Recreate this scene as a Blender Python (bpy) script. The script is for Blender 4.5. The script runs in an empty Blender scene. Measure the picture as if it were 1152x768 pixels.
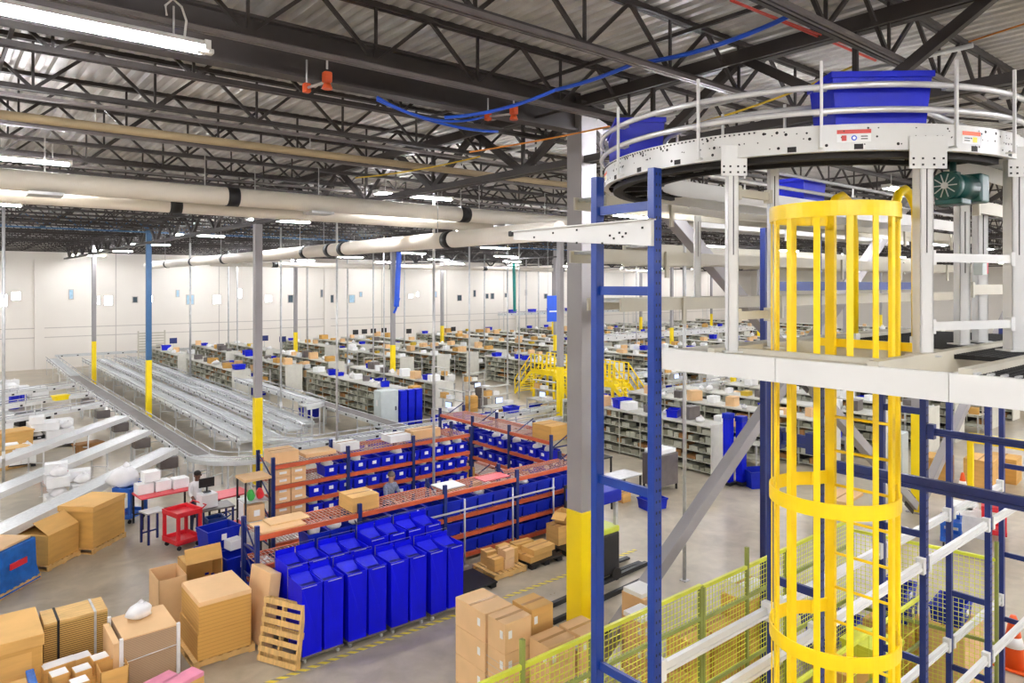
import bpy, bmesh, math, random
from mathutils import Vector, Matrix

RND = random.Random(11)
COL = bpy.context.scene.collection
SC = bpy.context.scene

# ------------------------------------------------------------------ camera
FPX, CAMH = 795.0, 7.2
YAW = math.radians(39.53)
SN, CS = math.sin(YAW), math.cos(YAW)
cam = bpy.data.cameras.new('camera'); camo = bpy.data.objects.new('camera', cam); COL.objects.link(camo)
cam.sensor_width = 36.0; cam.lens = FPX / 1152 * 36.0
cam.shift_y = -64.0 / 1152.0
cam.clip_start = 0.05; cam.clip_end = 400
camo.location = (0, 0, CAMH); camo.rotation_euler = (math.pi / 2, 0, -YAW)
SC.camera = camo
SC.view_settings.view_transform = 'Standard'
try: SC.view_settings.look = 'None'
except Exception: pass
SC.view_settings.gamma = 1.0; SC.view_settings.exposure = 0.0
SC.view_settings.use_curve_mapping = False

def ray(px, Y=None, X=None):
    """surveying: world x, y of the point seen in column px on the plane Y (or X)"""
    l = (px - 576) / FPX
    d = Y / (CS - l * SN) if Y is not None else X / (SN + l * CS)
    return (SN + l * CS) * d, (CS - l * SN) * d, d
def project(x, y, z):
    d = SN * x + CS * y
    if d < 0.3: return None
    return 576 + FPX * (CS * x - SN * y) / d, 320 + FPX * (CAMH - z) / d, d
def in_view(x, y, z, m=20):
    p = project(x, y, z)
    return p is not None and -m < p[0] < 1152 + m and -m < p[1] < 768 + m

# ------------------------------------------------------------------ materials
def lin(c):
    o = []
    for v in c:
        v = v / 255.0
        o.append(v / 12.92 if v <= 0.04045 else ((v + 0.055) / 1.055) ** 2.4)
    return (o[0], o[1], o[2], 1.0)
def mat(name, c, rough=0.5, metal=0.0, var=0.12, scale=4.0, bump=0.0, c2=None, spec=0.5, stretch=None, detail=4.0):
    m = bpy.data.materials.new(name); m.use_nodes = True
    nt = m.node_tree; N, L = nt.nodes, nt.links
    b = N['Principled BSDF']
    b.inputs['Roughness'].default_value = rough; b.inputs['Metallic'].default_value = metal
    try: b.inputs['Specular IOR Level'].default_value = spec
    except Exception: pass
    tc = N.new('ShaderNodeTexCoord'); mp = N.new('ShaderNodeMapping'); nz = N.new('ShaderNodeTexNoise')
    L.new(tc.outputs['Object'], mp.inputs['Vector']); L.new(mp.outputs['Vector'], nz.inputs['Vector'])
    mp.inputs['Scale'].default_value = stretch or (1, 1, 1)
    nz.inputs['Scale'].default_value = scale; nz.inputs['Detail'].default_value = detail
    rp = N.new('ShaderNodeValToRGB'); L.new(nz.outputs['Fac'], rp.inputs['Fac'])
    a = lin(c)
    k = lin(c2) if c2 else tuple(v * (1 - 2 * var) for v in a[:3]) + (1,)
    rp.color_ramp.elements[0].position = 0.3; rp.color_ramp.elements[1].position = 0.62
    rp.color_ramp.elements[0].color = k; rp.color_ramp.elements[1].color = a
    L.new(rp.outputs['Color'], b.inputs['Base Color'])
    if bump:
        bp = N.new('ShaderNodeBump'); bp.inputs['Strength'].default_value = bump; bp.inputs['Distance'].default_value = 0.02
        L.new(nz.outputs['Fac'], bp.inputs['Height']); L.new(bp.outputs['Normal'], b.inputs['Normal'])
    return m
def emit(name, c, strength):
    m = bpy.data.materials.new(name); m.use_nodes = True
    b = m.node_tree.nodes['Principled BSDF']
    b.inputs['Base Color'].default_value = lin(c); b.inputs['Emission Color'].default_value = lin(c)
    b.inputs['Emission Strength'].default_value = strength
    return m

M = {}
def floor_mat():
    m = bpy.data.materials.new('polished concrete'); m.use_nodes = True
    nt = m.node_tree; N, L = nt.nodes, nt.links; b = N['Principled BSDF']
    tc = N.new('ShaderNodeTexCoord')
    n1 = N.new('ShaderNodeTexNoise'); n1.inputs['Scale'].default_value = 0.22; n1.inputs['Detail'].default_value = 8; n1.inputs['Roughness'].default_value = 0.62
    n2 = N.new('ShaderNodeTexNoise'); n2.inputs['Scale'].default_value = 1.6; n2.inputs['Detail'].default_value = 8; n2.inputs['Distortion'].default_value = 0.8
    L.new(tc.outputs['Object'], n1.inputs['Vector']); L.new(tc.outputs['Object'], n2.inputs['Vector'])
    r1 = N.new('ShaderNodeValToRGB'); r1.color_ramp.elements[0].position = 0.3; r1.color_ramp.elements[1].position = 0.7
    r1.color_ramp.elements[0].color = lin((164, 150, 128)); r1.color_ramp.elements[1].color = lin((206, 196, 174))
    L.new(n1.outputs['Fac'], r1.inputs['Fac'])
    r2 = N.new('ShaderNodeValToRGB'); r2.color_ramp.elements[0].position = 0.35; r2.color_ramp.elements[1].position = 0.65
    r2.color_ramp.elements[0].color = (0.72, 0.71, 0.69, 1); r2.color_ramp.elements[1].color = (1, 1, 1, 1)
    L.new(n2.outputs['Fac'], r2.inputs['Fac'])
    mx = N.new('ShaderNodeMixRGB'); mx.blend_type = 'MULTIPLY'; mx.inputs[0].default_value = 0.8
    L.new(r1.outputs['Color'], mx.inputs[1]); L.new(r2.outputs['Color'], mx.inputs[2])
    L.new(mx.outputs['Color'], b.inputs['Base Color'])
    rr = N.new('ShaderNodeMapRange'); rr.inputs['To Min'].default_value = 0.22; rr.inputs['To Max'].default_value = 0.42
    L.new(n2.outputs['Fac'], rr.inputs['Value']); L.new(rr.outputs['Result'], b.inputs['Roughness'])
    return m
def stripe_mat(name, ca, cb, freq, axis=(1, 1, 0), rough=0.6, duty=0.5):
    m = bpy.data.materials.new(name); m.use_nodes = True
    nt = m.node_tree; N, L = nt.nodes, nt.links; b = N['Principled BSDF']; b.inputs['Roughness'].default_value = rough
    tc = N.new('ShaderNodeTexCoord'); dp = N.new('ShaderNodeVectorMath'); dp.operation = 'DOT_PRODUCT'; dp.inputs[1].default_value = axis
    L.new(tc.outputs['Object'], dp.inputs[0])
    mu = N.new('ShaderNodeMath'); mu.operation = 'MULTIPLY'; mu.inputs[1].default_value = freq; L.new(dp.outputs['Value'], mu.inputs[0])
    fr = N.new('ShaderNodeMath'); fr.operation = 'FRACT'; L.new(mu.outputs[0], fr.inputs[0])
    gt = N.new('ShaderNodeMath'); gt.operation = 'GREATER_THAN'; gt.inputs[1].default_value = duty; L.new(fr.outputs[0], gt.inputs[0])
    mx = N.new('ShaderNodeMixRGB'); mx.inputs[1].default_value = lin(ca); mx.inputs[2].default_value = lin(cb); L.new(gt.outputs[0], mx.inputs[0])
    L.new(mx.outputs['Color'], b.inputs['Base Color'])
    return m

M['floor'] = floor_mat()
M['wall'] = mat('painted wall panel', (226, 220, 210), 0.7, var=0.02, scale=0.3)
M['seam'] = mat('wall joint sealant', (190, 183, 175), 0.7, var=0.05)
M['deck'] = mat('galvanised roof deck', (206, 203, 200), 0.45, 0.25, var=0.14, scale=1.2)
M['steel'] = mat('dark grey roof steel', (60, 54, 52), 0.55, 0.0, var=0.12, scale=2)
M['steel_lt'] = mat('grey strut channel', (120, 113, 110), 0.4, 0.5, var=0.1)
M['steel_blue'] = mat('blue painted steel', (58, 104, 148), 0.5, var=0.06)
M['column'] = mat('grey column paint', (156, 152, 152), 0.45, var=0.05, scale=1)
M['yellow'] = mat('safety yellow paint', (255, 224, 6), 0.4, var=0.04, scale=1.5)
M['yellow_lad'] = mat('yellow powder coat', (255, 216, 6), 0.38, var=0.05, scale=3)
M['rackblue'] = mat('blue rack enamel', (8, 52, 136), 0.35, var=0.08, scale=3)
M['navy'] = mat('dark blue rack enamel', (24, 42, 108), 0.4, var=0.1, scale=3)
M['black'] = mat('matt black', (22, 21, 22), 0.5, var=0.2)
M['dark'] = mat('dark hole', (34, 30, 28), 0.7, var=0.1)
M['white'] = mat('off white powder coat', (216, 215, 211), 0.35, var=0.03, scale=1.5)
M['whitepipe'] = mat('white pipe insulation', (232, 224, 210), 0.5, var=0.05, scale=0.8)
M['cream'] = mat('cream painted steel', (190, 184, 166), 0.45, var=0.05, scale=1.5)
M['galv'] = mat('galvanised steel', (202, 202, 200), 0.35, 0.35, var=0.1, scale=6)
M['chrome'] = mat('bright zinc tube', (226, 226, 228), 0.22, 0.45, var=0.06, scale=8)
M['conv'] = mat('pale grey conveyor frame', (206, 208, 206), 0.38, 0.15, var=0.06, scale=2)
M['roller'] = mat('steel rollers', (206, 208, 206), 0.35, 0.2, var=0.08, scale=12)
M['belt'] = mat('brown grey belt', (104, 97, 92), 0.6, var=0.08, scale=1.5)
M['tan'] = mat('tan pipe', (172, 152, 118), 0.55, var=0.12, scale=1)
M['orange'] = mat('orange rack beam', (204, 92, 52), 0.45, var=0.1, scale=3)
M['mesh'] = mat('wire decking', (200, 150, 132), 0.5, 0.1, var=0.12, scale=3)
M['tote'] = mat('blue polypropylene', (6, 26, 196), 0.4, var=0.1, scale=3, spec=0.3)
M['tote2'] = mat('deep blue polypropylene', (8, 34, 168), 0.42, var=0.1, scale=3, spec=0.3)
M['cart'] = mat('bright blue corrugated plastic', (3, 8, 210), 0.45, var=0.06, scale=2, spec=0.25, stretch=(6, 6, 1))
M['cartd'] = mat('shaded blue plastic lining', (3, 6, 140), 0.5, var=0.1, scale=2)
M['tarp'] = mat('blue stretch wrap', (26, 104, 192), 0.22, var=0.2, scale=5, bump=0.3)
M['card'] = mat('kraft cardboard', (220, 172, 98), 0.75, var=0.07, scale=1.5, stretch=(1, 1, 6))
M['card2'] = mat('brown kraft cardboard', (208, 160, 82), 0.75, var=0.08, scale=1.5, stretch=(1, 1, 6))
M['cardp'] = mat('pinkish kraft cardboard', (232, 190, 138), 0.72, var=0.06, scale=1.5)
M['cardin'] = mat('cardboard inside', (164, 118, 66), 0.8, var=0.1, scale=3)
M['corr'] = stripe_mat('edge of stacked board', (200, 160, 88), (112, 84, 40), 26, (0, 0, 1), 0.8, 0.62)
M['corr2'] = stripe_mat('edge of pale stacked board', (182, 154, 122), (150, 122, 92), 40, (0, 0, 1), 0.8, 0.6)
M['corr3'] = stripe_mat('edge of flat cartons', (208, 158, 80), (188, 140, 68), 14, (0, 0, 1), 0.8, 0.85)
M['tape'] = mat('packing tape', (196, 152, 100), 0.25, var=0.05)
M['paper'] = mat('white paper', (240, 240, 238), 0.6, var=0.03)
M['bag'] = mat('white plastic bag', (236, 234, 232), 0.4, var=0.06, scale=6, bump=0.4)
M['wood'] = mat('pale pallet wood', (222, 180, 112), 0.75, var=0.14, scale=3, stretch=(1, 8, 1))
M['red'] = mat('red moulded plastic', (226, 40, 52), 0.42, var=0.06)
M['redl'] = mat('red slide sheet', (222, 78, 86), 0.45, var=0.06)
M['bluecart'] = mat('mid blue moulded plastic', (26, 92, 186), 0.4, var=0.06)
M['shelf'] = mat('grey green shelving', (176, 176, 158), 0.5, var=0.07, scale=2)
M['shelf_top'] = mat('pale grey shelf top', (196, 194, 182), 0.55, var=0.08, scale=1)
M['bin'] = mat('grey shelf bin', (142, 140, 120), 0.6, var=0.12, scale=3)
M['endp'] = mat('pale end panel', (210, 208, 196), 0.55, var=0.05)
M['cab'] = mat('pale grey cabinet', (196, 204, 200), 0.45, var=0.04)
M['motor'] = mat('dark green motor enamel', (22, 74, 70), 0.38, var=0.1)
M['cone'] = mat('orange traffic cone', (240, 92, 26), 0.45, var=0.05)
M['skin_dark'] = mat('brown skin', (110, 72, 54), 0.55, var=0.05)
M['skin'] = mat('light skin', (198, 152, 126), 0.55, var=0.05)
M['shirt_grey'] = mat('grey check shirt', (150, 158, 178), 0.8, var=0.25, scale=18)
M['shirt_white'] = mat('white shirt', (226, 224, 222), 0.8, var=0.05)
M['shirt_dark'] = mat('dark shirt', (52, 48, 50), 0.8, var=0.1)
M['jeans'] = mat('dark jeans', (44, 52, 78), 0.85, var=0.1)
M['hair'] = mat('dark hair', (30, 22, 18), 0.6, var=0.1)
M['cardtop'] = mat('black equipment plastic', (40, 40, 44), 0.5, var=0.1)
M['hair_g'] = mat('greying hair', (120, 108, 98), 0.6, var=0.1)
M['hose'] = mat('blue hose', (20, 84, 214), 0.35, var=0.05)
M['teal'] = mat('teal hose', (30, 150, 140), 0.4, var=0.05)
M['redline'] = mat('red conduit', (210, 64, 52), 0.45, var=0.05)
M['yline'] = mat('yellow cable', (210, 176, 40), 0.5, var=0.05)
M['oline'] = mat('orange cable', (222, 138, 48), 0.5, var=0.05)
M['obox'] = mat('orange junction box', (212, 84, 34), 0.45, var=0.06)
M['fence'] = mat('yellow green fence wire', (222, 226, 66), 0.4, var=0.05)
M['fence_d'] = mat('olive fence post', (140, 148, 70), 0.45, var=0.08)
M['foam'] = mat('pink foam', (238, 150, 176), 0.7, var=0.08)
M['green'] = mat('green cloth', (70, 190, 80), 0.7, var=0.05)
M['grass'] = mat('lime forklift paint', (196, 208, 60), 0.4, var=0.05)
M['glassdark'] = mat('dark window glass', (70, 86, 96), 0.12, var=0.1)
M['glassblue'] = mat('blue sky window glass', (168, 202, 222), 0.12, var=0.1)
M['hatch'] = stripe_mat('hazard floor tape', (236, 214, 70), (150, 144, 128), 5.0, (1, 1, 0), 0.6, 0.55)
M['lamp'] = emit('fluorescent tube', (248, 249, 255), 110.0)
M['daylight'] = emit('daylit window pane', (238, 244, 255), 3.0)
M['screen'] = emit('lit monitor screen', (60, 190, 214), 1.2)
M['screenw'] = emit('white monitor screen', (190, 206, 240), 0.4)

# ------------------------------------------------------------------ mesh builder
class MB:
    def __init__(s): s.v = []; s.f = []; s.m = []; s.sm = []; s.k = 0
    def use(s, k): s.k = k; return s
    def add(s, vs, fs, smooth=False):
        o = len(s.v); s.v.extend([tuple(p) for p in vs])
        for f in fs: s.f.append([i + o for i in f]); s.m.append(s.k); s.sm.append(smooth)
        return s
    def box(s, x0, x1, y0, y1, z0, z1):
        v = [(x0, y0, z0), (x1, y0, z0), (x1, y1, z0), (x0, y1, z0), (x0, y0, z1), (x1, y0, z1), (x1, y1, z1), (x0, y1, z1)]
        return s.add(v, [(3, 2, 1, 0), (4, 5, 6, 7), (0, 1, 5, 4), (1, 2, 6, 5), (2, 3, 7, 6), (3, 0, 4, 7)])
    def cbox(s, c, sz):
        return s.box(c[0] - sz[0] / 2, c[0] + sz[0] / 2, c[1] - sz[1] / 2, c[1] + sz[1] / 2, c[2] - sz[2] / 2, c[2] + sz[2] / 2)
    def frustum(s, a, za, b, zb):
        """a, b = (x0,x1,y0,y1) at heights za, zb"""
        v = [(a[0], a[2], za), (a[1], a[2], za), (a[1], a[3], za), (a[0], a[3], za), (b[0], b[2], zb), (b[1], b[2], zb), (b[1], b[3], zb), (b[0], b[3], zb)]
        return s.add(v, [(3, 2, 1, 0), (4, 5, 6, 7), (0, 1, 5, 4), (1, 2, 6, 5), (2, 3, 7, 6), (3, 0, 4, 7)])
    def frame(s, p, q, up=(0, 0, 1)):
        p, q = Vector(p), Vector(q); d = (q - p).normalized(); u = Vector(up)
        if abs(d.dot(u)) > 0.98: u = Vector((0, 1, 0))
        sd = d.cross(u).normalized(); u = sd.cross(d).normalized()
        return p, q, sd, u
    def bar(s, p, q, w, h, up=(0, 0, 1)):
        p, q, sd, u = s.frame(p, q, up); v = []
        for c in (p, q):
            for a, b in ((-1, -1), (1, -1), (1, 1), (-1, 1)): v.append(c + sd * (a * w / 2) + u * (b * h / 2))
        return s.add(v, [(0, 1, 2, 3), (7, 6, 5, 4), (0, 4, 5, 1), (1, 5, 6, 2), (2, 6, 7, 3), (3, 7, 4, 0)])
    def tube(s, p, q, r, n=8, r2=None):
        p, q, sd, u = s.frame(p, q); r2 = r if r2 is None else r2; v = []
        for c, rr in ((p, r), (q, r2)):
            for i in range(n):
                a = 2 * math.pi * i / n; v.append(c + sd * (rr * math.cos(a)) + u * (rr * math.sin(a)))
        s.add(v, [(i, n + i, n + (i + 1) % n, (i + 1) % n) for i in range(n)], True)
        return s.add(v, [tuple(range(n)), tuple(range(2 * n - 1, n - 1, -1))])
    def path(s, pts, r, n=8, closed=False):
        pts = [Vector(p) for p in pts]; m = len(pts); v = []
        for i, c in enumerate(pts):
            a = pts[i - 1] if (i > 0 or closed) else c; b = pts[(i + 1) % m] if (i < m - 1 or closed) else c
            d = (b - a).normalized(); u = Vector((0, 0, 1))
            if abs(d.dot(u)) > 0.98: u = Vector((0, 1, 0))
            sd = d.cross(u).normalized(); u = sd.cross(d)
            for k in range(n):
                t = 2 * math.pi * k / n; v.append(c + sd * (r * math.cos(t)) + u * (r * math.sin(t)))
        fs = []
        for i in range(m if closed else m - 1):
            j = (i + 1) % m
            for k in range(n): fs.append((i * n + k, j * n + k, j * n + (k + 1) % n, i * n + (k + 1) % n))
        s.add(v, fs, True)
        if not closed: s.add(v, [tuple(range(n)), tuple(range(m * n - 1, m * n - n - 1, -1))])
        return s
    def prism(s, poly, axis, a, b):
        """poly of 2-tuples, extruded along axis 0/1/2 from a to b"""
        n = len(poly); v = []
        for t in (a, b):
            for p in poly:
                c = [p[0], p[1]]; c.insert(axis, t); v.append(c)
        return s.add(v, [tuple(range(n - 1, -1, -1)), tuple(range(n, 2 * n))] + [(i, (i + 1) % n, n + (i + 1) % n, n + i) for i in range(n)])
    def lathe(s, prof, c=(0, 0, 0), n=16, axis=2):
        v = []
        for r, z in prof:
            for i in range(n):
                a = 2 * math.pi * i / n; p = [r * math.cos(a), r * math.sin(a)]; p.insert(axis, z)
                v.append((p[0] + c[0], p[1] + c[1], p[2] + c[2]))
        m = len(prof)
        s.add(v, [(j * n + i, j * n + (i + 1) % n, (j + 1) * n + (i + 1) % n, (j + 1) * n + i) for j in range(m - 1) for i in range(n)], True)
        return s.add(v, [tuple(range(n - 1, -1, -1)), tuple(range((m - 1) * n, m * n))])
    def blob(s, c, r, seed=0, n=10, m=6, rough=0.16):
        q = random.Random(seed); v = []; fs = []
        for j in range(m + 1):
            t = math.pi * j / m
            for i in range(n):
                a = 2 * math.pi * i / n; k = 1 + q.uniform(-rough, rough)
                if j in (0, m): k = 1
                z = math.cos(t) * k; z = max(z, -0.72)
                v.append((c[0] + r[0] * math.sin(t) * math.cos(a) * k, c[1] + r[1] * math.sin(t) * math.sin(a) * k, c[2] + r[2] * z))
        for j in range(m):
            for i in range(n): fs.append((j * n + i, (j + 1) * n + i, (j + 1) * n + (i + 1) % n, j * n + (i + 1) % n))
        return s.add(v, fs, True)
    def arcbox(s, c, r0, r1, z0, z1, a0, a1, n):
        v = []; fs = []
        for i in range(n + 1):
            t = math.radians(a0 + (a1 - a0) * i / n); x, y = math.cos(t), math.sin(t)
            for r, z in ((r0, z0), (r1, z0), (r1, z1), (r0, z1)): v.append((c[0] + r * x, c[1] + r * y, z))
        for i in range(n):
            for k in range(4): fs.append((i * 4 + k, (i + 1) * 4 + k, (i + 1) * 4 + (k + 1) % 4, i * 4 + (k + 1) % 4))
        s.add(v, fs, False)
        return s.add(v, [(0, 1, 2, 3), (n * 4 + 3, n * 4 + 2, n * 4 + 1, n * 4)])
    def mesh(s, name, mats):
        me = bpy.data.meshes.new(name); me.from_pydata(s.v, [], s.f)
        for k in (mats if isinstance(mats, (list, tuple)) else [mats]): me.materials.append(M[k] if isinstance(k, str) else k)
        me.polygons.foreach_set('material_index', s.m); me.polygons.foreach_set('use_smooth', s.sm)
        me.update()
        bm = bmesh.new(); bm.from_mesh(me); bmesh.ops.remove_doubles(bm, verts=bm.verts, dist=1e-5)
        bmesh.ops.recalc_face_normals(bm, faces=bm.faces); bm.to_mesh(me); bm.free()
        return me
    def build(s, name, mats, parent=None, bevel=0.0, loc=None):
        o = bpy.data.objects.new(name, s.mesh(name, mats)); COL.objects.link(o)
        if parent is not None: o.parent = parent
        if loc is not None: o.location = loc
        if bevel:
            b = o.modifiers.new('bevel', 'BEVEL'); b.width = bevel; b.segments = 2; b.limit_method = 'ANGLE'; b.angle_limit = math.radians(40)
        return o

def tag(o, label, cat, group=None, kind=None):
    if label: o['label'] = label
    if cat: o['category'] = cat
    if group: o['group'] = group
    if kind: o['kind'] = kind
    return o
def thing(name, label, cat, loc=(0, 0, 0), rz=0.0, group=None, kind=None):
    o = bpy.data.objects.new(name, None); COL.objects.link(o); o.empty_display_size = 0.2
    o.location = loc; o.rotation_euler = (0, 0, rz)
    return tag(o, label, cat, group, kind)
def copy_tree(o, loc=None, rz=None, label=None, group=None, scale=None, parent=None):
    c = o.copy(); COL.objects.link(c)
    if parent is not None: c.parent = parent
    if loc is not None: c.location = loc
    if rz is not None: c.rotation_euler = (0, 0, rz)
    if scale is not None: c.scale = scale
    if label: c['label'] = label
    if group: c['group'] = group
    for ch in o.children: copy_tree(ch, parent=c)
    return c
ORD = ['first', 'second', 'third', 'fourth', 'fifth', 'sixth', 'seventh', 'eighth', 'ninth', 'tenth', 'eleventh', 'twelfth', 'thirteenth', 'fourteenth', 'fifteenth', 'sixteenth', 'seventeenth', 'eighteenth', 'nineteenth', 'twentieth']
used = set()
class Proto:
    """first call moves the prototype itself, later calls copy it with all its parts"""
    def __init__(s, root): s.root = root; s.n = 0
    def put(s, loc, rz=0.0, label=None, group=None, scale=None, cat=None):
        if s.n == 0:
            o = s.root; o.location = loc; o.rotation_euler = (0, 0, rz)
            if scale is not None: o.scale = scale
            if label: o['label'] = label
            if group: o['group'] = group
        else: o = copy_tree(s.root, loc, rz, label, group, scale)
        if s.n and scale is None: o.scale = (1, 1, 1)
        if group is None and 'group' in o: del o['group']
        if cat: o['category'] = cat
        s.n += 1
        return o
# ------------------------------------------------------------------ setting
X0, X1, Y0, Y1, ZD = -20.0, 116.0, -16.0, 72.0, 10.75
def struct(name, mb, mats, label=None, parent=None, bevel=0):
    o = mb.build(name, mats, parent, bevel)
    if parent is None: tag(o, label, None, None, 'structure')
    return o
struct('floor', MB().box(X0, X1, Y0, Y1, -0.2, 0), 'floor', 'polished grey concrete warehouse floor')
wb = struct('wall_back', MB().box(X0, X1, Y1, Y1 + 0.3, 0, ZD + .3), 'wall', 'long off white panel wall at the far end of the hall')
struct('wall_right', MB().box(X1, X1 + 0.3, Y0, Y1, 0, ZD + .3), 'wall', 'off white panel wall at the far right end')
struct('wall_left', MB().box(X0 - 0.3, X0, Y0, Y1, 0, ZD + .3), 'wall', 'off white panel wall on the left')
struct('wall_front', MB().box(X0, X1, Y0 - 0.3, Y0, 0, ZD + .3), 'wall', 'off white panel wall behind the viewpoint')
# wall joints and pilasters of the back wall
mb = MB()
for z in (3.45, 2.65): mb.box(X0, X1, Y1 - 0.03, Y1, z, z + 0.07)
for x in range(-14, 114, 9): mb.box(x, x + 0.06, Y1 - 0.03, Y1, 0, ZD)
struct('trim_1', mb, 'seam', 'horizontal and vertical joints of the far wall panels')
mb = MB()
for x in (6.9, 33.0, 60.0, 87.0): mb.box(x, x + 0.7, Y1 - 0.18, Y1, 0, 9.3)
struct('trim_2', mb, 'wall', 'shallow white pilasters on the far wall')
# windows of the far wall
wins = [(3, 338, 9, 13, 0), (18, 333, 9, 9, 0), (80, 331, 4, 10, 2), (111, 338, 3, 9, 0), (122, 338, 9, 10, 0), (152, 337, 5, 6, 1), (170, 336, 3, 8, 0),
        (200, 330, 3, 7, 2), (214, 337, 8, 10, 2), (244, 337, 9, 9, 0), (270, 330, 4, 10, 0), (293, 336, 3, 7, 0), (302, 336, 8, 7, 0), (327, 336, 6, 8, 1),
        (362, 330, 2, 8, 1), (373, 336, 5, 8, 1), (396, 336, 7, 8, 2), (406, 331, 3, 5, 2), (462, 333, 6, 4, 0), (470, 331, 3, 5, 0), (490, 331, 3, 6, 2),
        (517, 335, 6, 6, 1), (534, 330, 3, 7, 1), (548, 333, 4, 5, 1), (554, 333, 5, 6, 1), (570, 332, 5, 4, 1), (592, 329, 2, 6, 1), (614, 333, 5, 5, 1)]
for i, (px, py, w, h, k) in enumerate(wins):
    x, y, d = ray(px, Y=Y1 - 0.05); z = CAMH - (py - 320) / FPX * d
    ww, hh = w / FPX * d * 0.45, h / FPX * d / 2
    o = struct('window_%d' % (i + 1), MB().box(x - ww - .06, x + ww + .06, Y1 - .06, Y1, z - hh - .06, z - hh).box(x - ww - .06, x + ww + .06, Y1 - .06, Y1, z + hh, z + hh + .06)
               .box(x - ww - .06, x - ww, Y1 - .06, Y1, z - hh, z + hh).box(x + ww, x + ww + .06, Y1 - .06, Y1, z - hh, z + hh), 'seam',
               'small high window in the far white wall')
    struct('window_pane', MB().box(x - ww, x + ww, Y1 - .04, Y1 - .01, z - hh, z + hh), ['daylight', 'glassdark', 'glassblue'][k], None, o)
# corrugated deck, flutes along Y
mb = MB(); prof = []; p = 0.22; x = X0
while x < X1:
    prof += [(x, ZD), (x + .09, ZD), (x + .12, ZD + .065), (x + .19, ZD + .065)]; x += p
n = len(prof); vs = [(a, Y0, b) for a, b in prof] + [(a, Y1, b) for a, b in prof]
mb.add(vs, [(i, i + 1, n + i + 1, n + i) for i in range(n - 1)])
mb.box(X0, X1, Y0, Y1, ZD + .12, ZD + .3)
struct('ceiling', mb, 'deck', 'corrugated metal roof deck')
# floor marking tape
struct('trim_3', MB().box(3.2, 8.95, 12.6, 12.72, 0, .004), 'hatch', 'yellow and black hazard tape along the carts')
struct('trim_4', MB().box(10.2, 14.8, 12.6, 12.72, 0, .004), 'hatch', 'hazard tape between the low pallets and the column')

# ------------------------------------------------------------------ roof steel
def joist_mesh():
    mb = MB(); a, b = X0, X1; zb, zt = 10.0, 10.72
    for s in (-1, 1):
        mb.bar((a, s * .035, zt), (b, s * .035, zt), .05, .07); mb.bar((a, s * .04, zb), (b, s * .04, zb), .055, .07)
    x = a + .35
    while x < b - 1.7:
        mb.bar((x, 0, zb), (x + .8, 0, zt), .045, .045); mb.bar((x + .8, 0, zt), (x + 1.6, 0, zb), .045, .045)
        mb.bar((x, 0, zb), (x, 0, zt), .034, .034); x += 1.6
    return mb.mesh('roof_joist', 'steel')
jm = joist_mesh(); jmb = jm.copy(); jmb.materials.clear(); jmb.materials.append(M['steel_blue'])
y = 3.77 - 2.1 * 6; k = 0
while y < 71.5:
    o = bpy.data.objects.new('roof_joist', jmb if 41 < y < 42.9 else jm); COL.objects.link(o); o.location = (0, y, 0)
    tag(o, 'dark open web roof joist running across the hall' if o.data is jm else 'blue painted open web roof joist', None, 'roof joists', 'structure'); y += 2.1
def girder(x, zb=9.44, zt=10.5):
    mb = MB(); a, b = Y0, Y1
    for s in (-1, 1):
        mb.bar((x + s * .09, a, zt), (x + s * .09, b, zt), .14, .16); mb.bar((x + s * .08, a, zb), (x + s * .08, b, zb), .12, .12)
    y = 9.1 - 1.64 * 14
    while y < b - 3.3:
        if y > a:
            mb.bar((x, y, zt), (x, y + 1.64, zb), .11, .13); mb.bar((x, y + 1.64, zb), (x, y + 3.28, zt), .11, .13); mb.bar((x, y + 1.64, zb), (x, y + 1.64, zt), .06, .06)
        y += 3.28
    return struct('roof_girder', mb, 'steel', 'heavy dark roof girder running towards the far wall')
for x in (9.15, 24.15, 39.15, 54.15, 69.15, 84.15, 99.15, -5.85): girder(x)
mb = MB().box(-19, 9.0, 9.08, 9.12, 9.97, 10.6).box(-19, 9.0, 8.97, 9.23, 9.94, 9.98).box(-19, 9.0, 8.97, 9.23, 10.58, 10.62)
struct('beam', mb, 'steel', 'solid dark steel beam running into the head of the yellow based main column')
# bridging angles and knee braces
mb = MB()
for i in range(18):
    x = -14 + 7.3 * i
    mb.bar((x, Y0, 10.62), (x, Y1, 10.62), .05, .05); mb.bar((x + .12, Y0, 10.06), (x + .12, Y1, 10.06), .04, .04)
    yy = 3.77 - 12.6
    while yy < 68 and i % 2 == 0: mb.bar((x, yy, 10.05), (x, yy + 2.1, 10.62), .04, .04); yy += 2.1
struct('beam_bridging', mb, 'steel', 'thin bridging angles between the roof joists')
# strut channels and a tan pipe under the joists
def strut(y, z, xa, xb, lab):
    return struct('trim_strut', MB().bar((xa, y - .03, z), (xb, y - .03, z), .035, .05).bar((xa, y + .03, z), (xb, y + .03, z), .035, .05), 'steel_lt', lab)
strut(7.75, 9.86, -8, 9.1, 'pale strut channel below the solid beam'); strut(5.72, 9.92, 2, 9.3, 'grey strut channel under the second joist')
strut(3.62, 9.92, 6, 12, 'grey strut channel under the nearest joist'); strut(12.1, 9.86, -12, 12.5, 'grey strut channel over the tan pipe')
strut(14.3, 9.86, -12, 20, 'grey strut channel behind the tan pipe'); strut(18.5, 9.86, -10, 40, 'grey strut channel over the white pipes')
def pipe(name, label, pts, r, m, cat='pipe', n=12, bands=None, bm='black'):
    t = thing(name, label, cat, pts[0]); o0 = Vector(pts[0])
    MB().path([Vector(q) - o0 for q in pts], r, n).build('pipe_run', m, t)
    if bands:
        for q0, q1 in bands: MB().tube(Vector(q0) - o0, Vector(q1) - o0, r + .015, n).build('pipe_clamp', bm, t)
    return t
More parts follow.
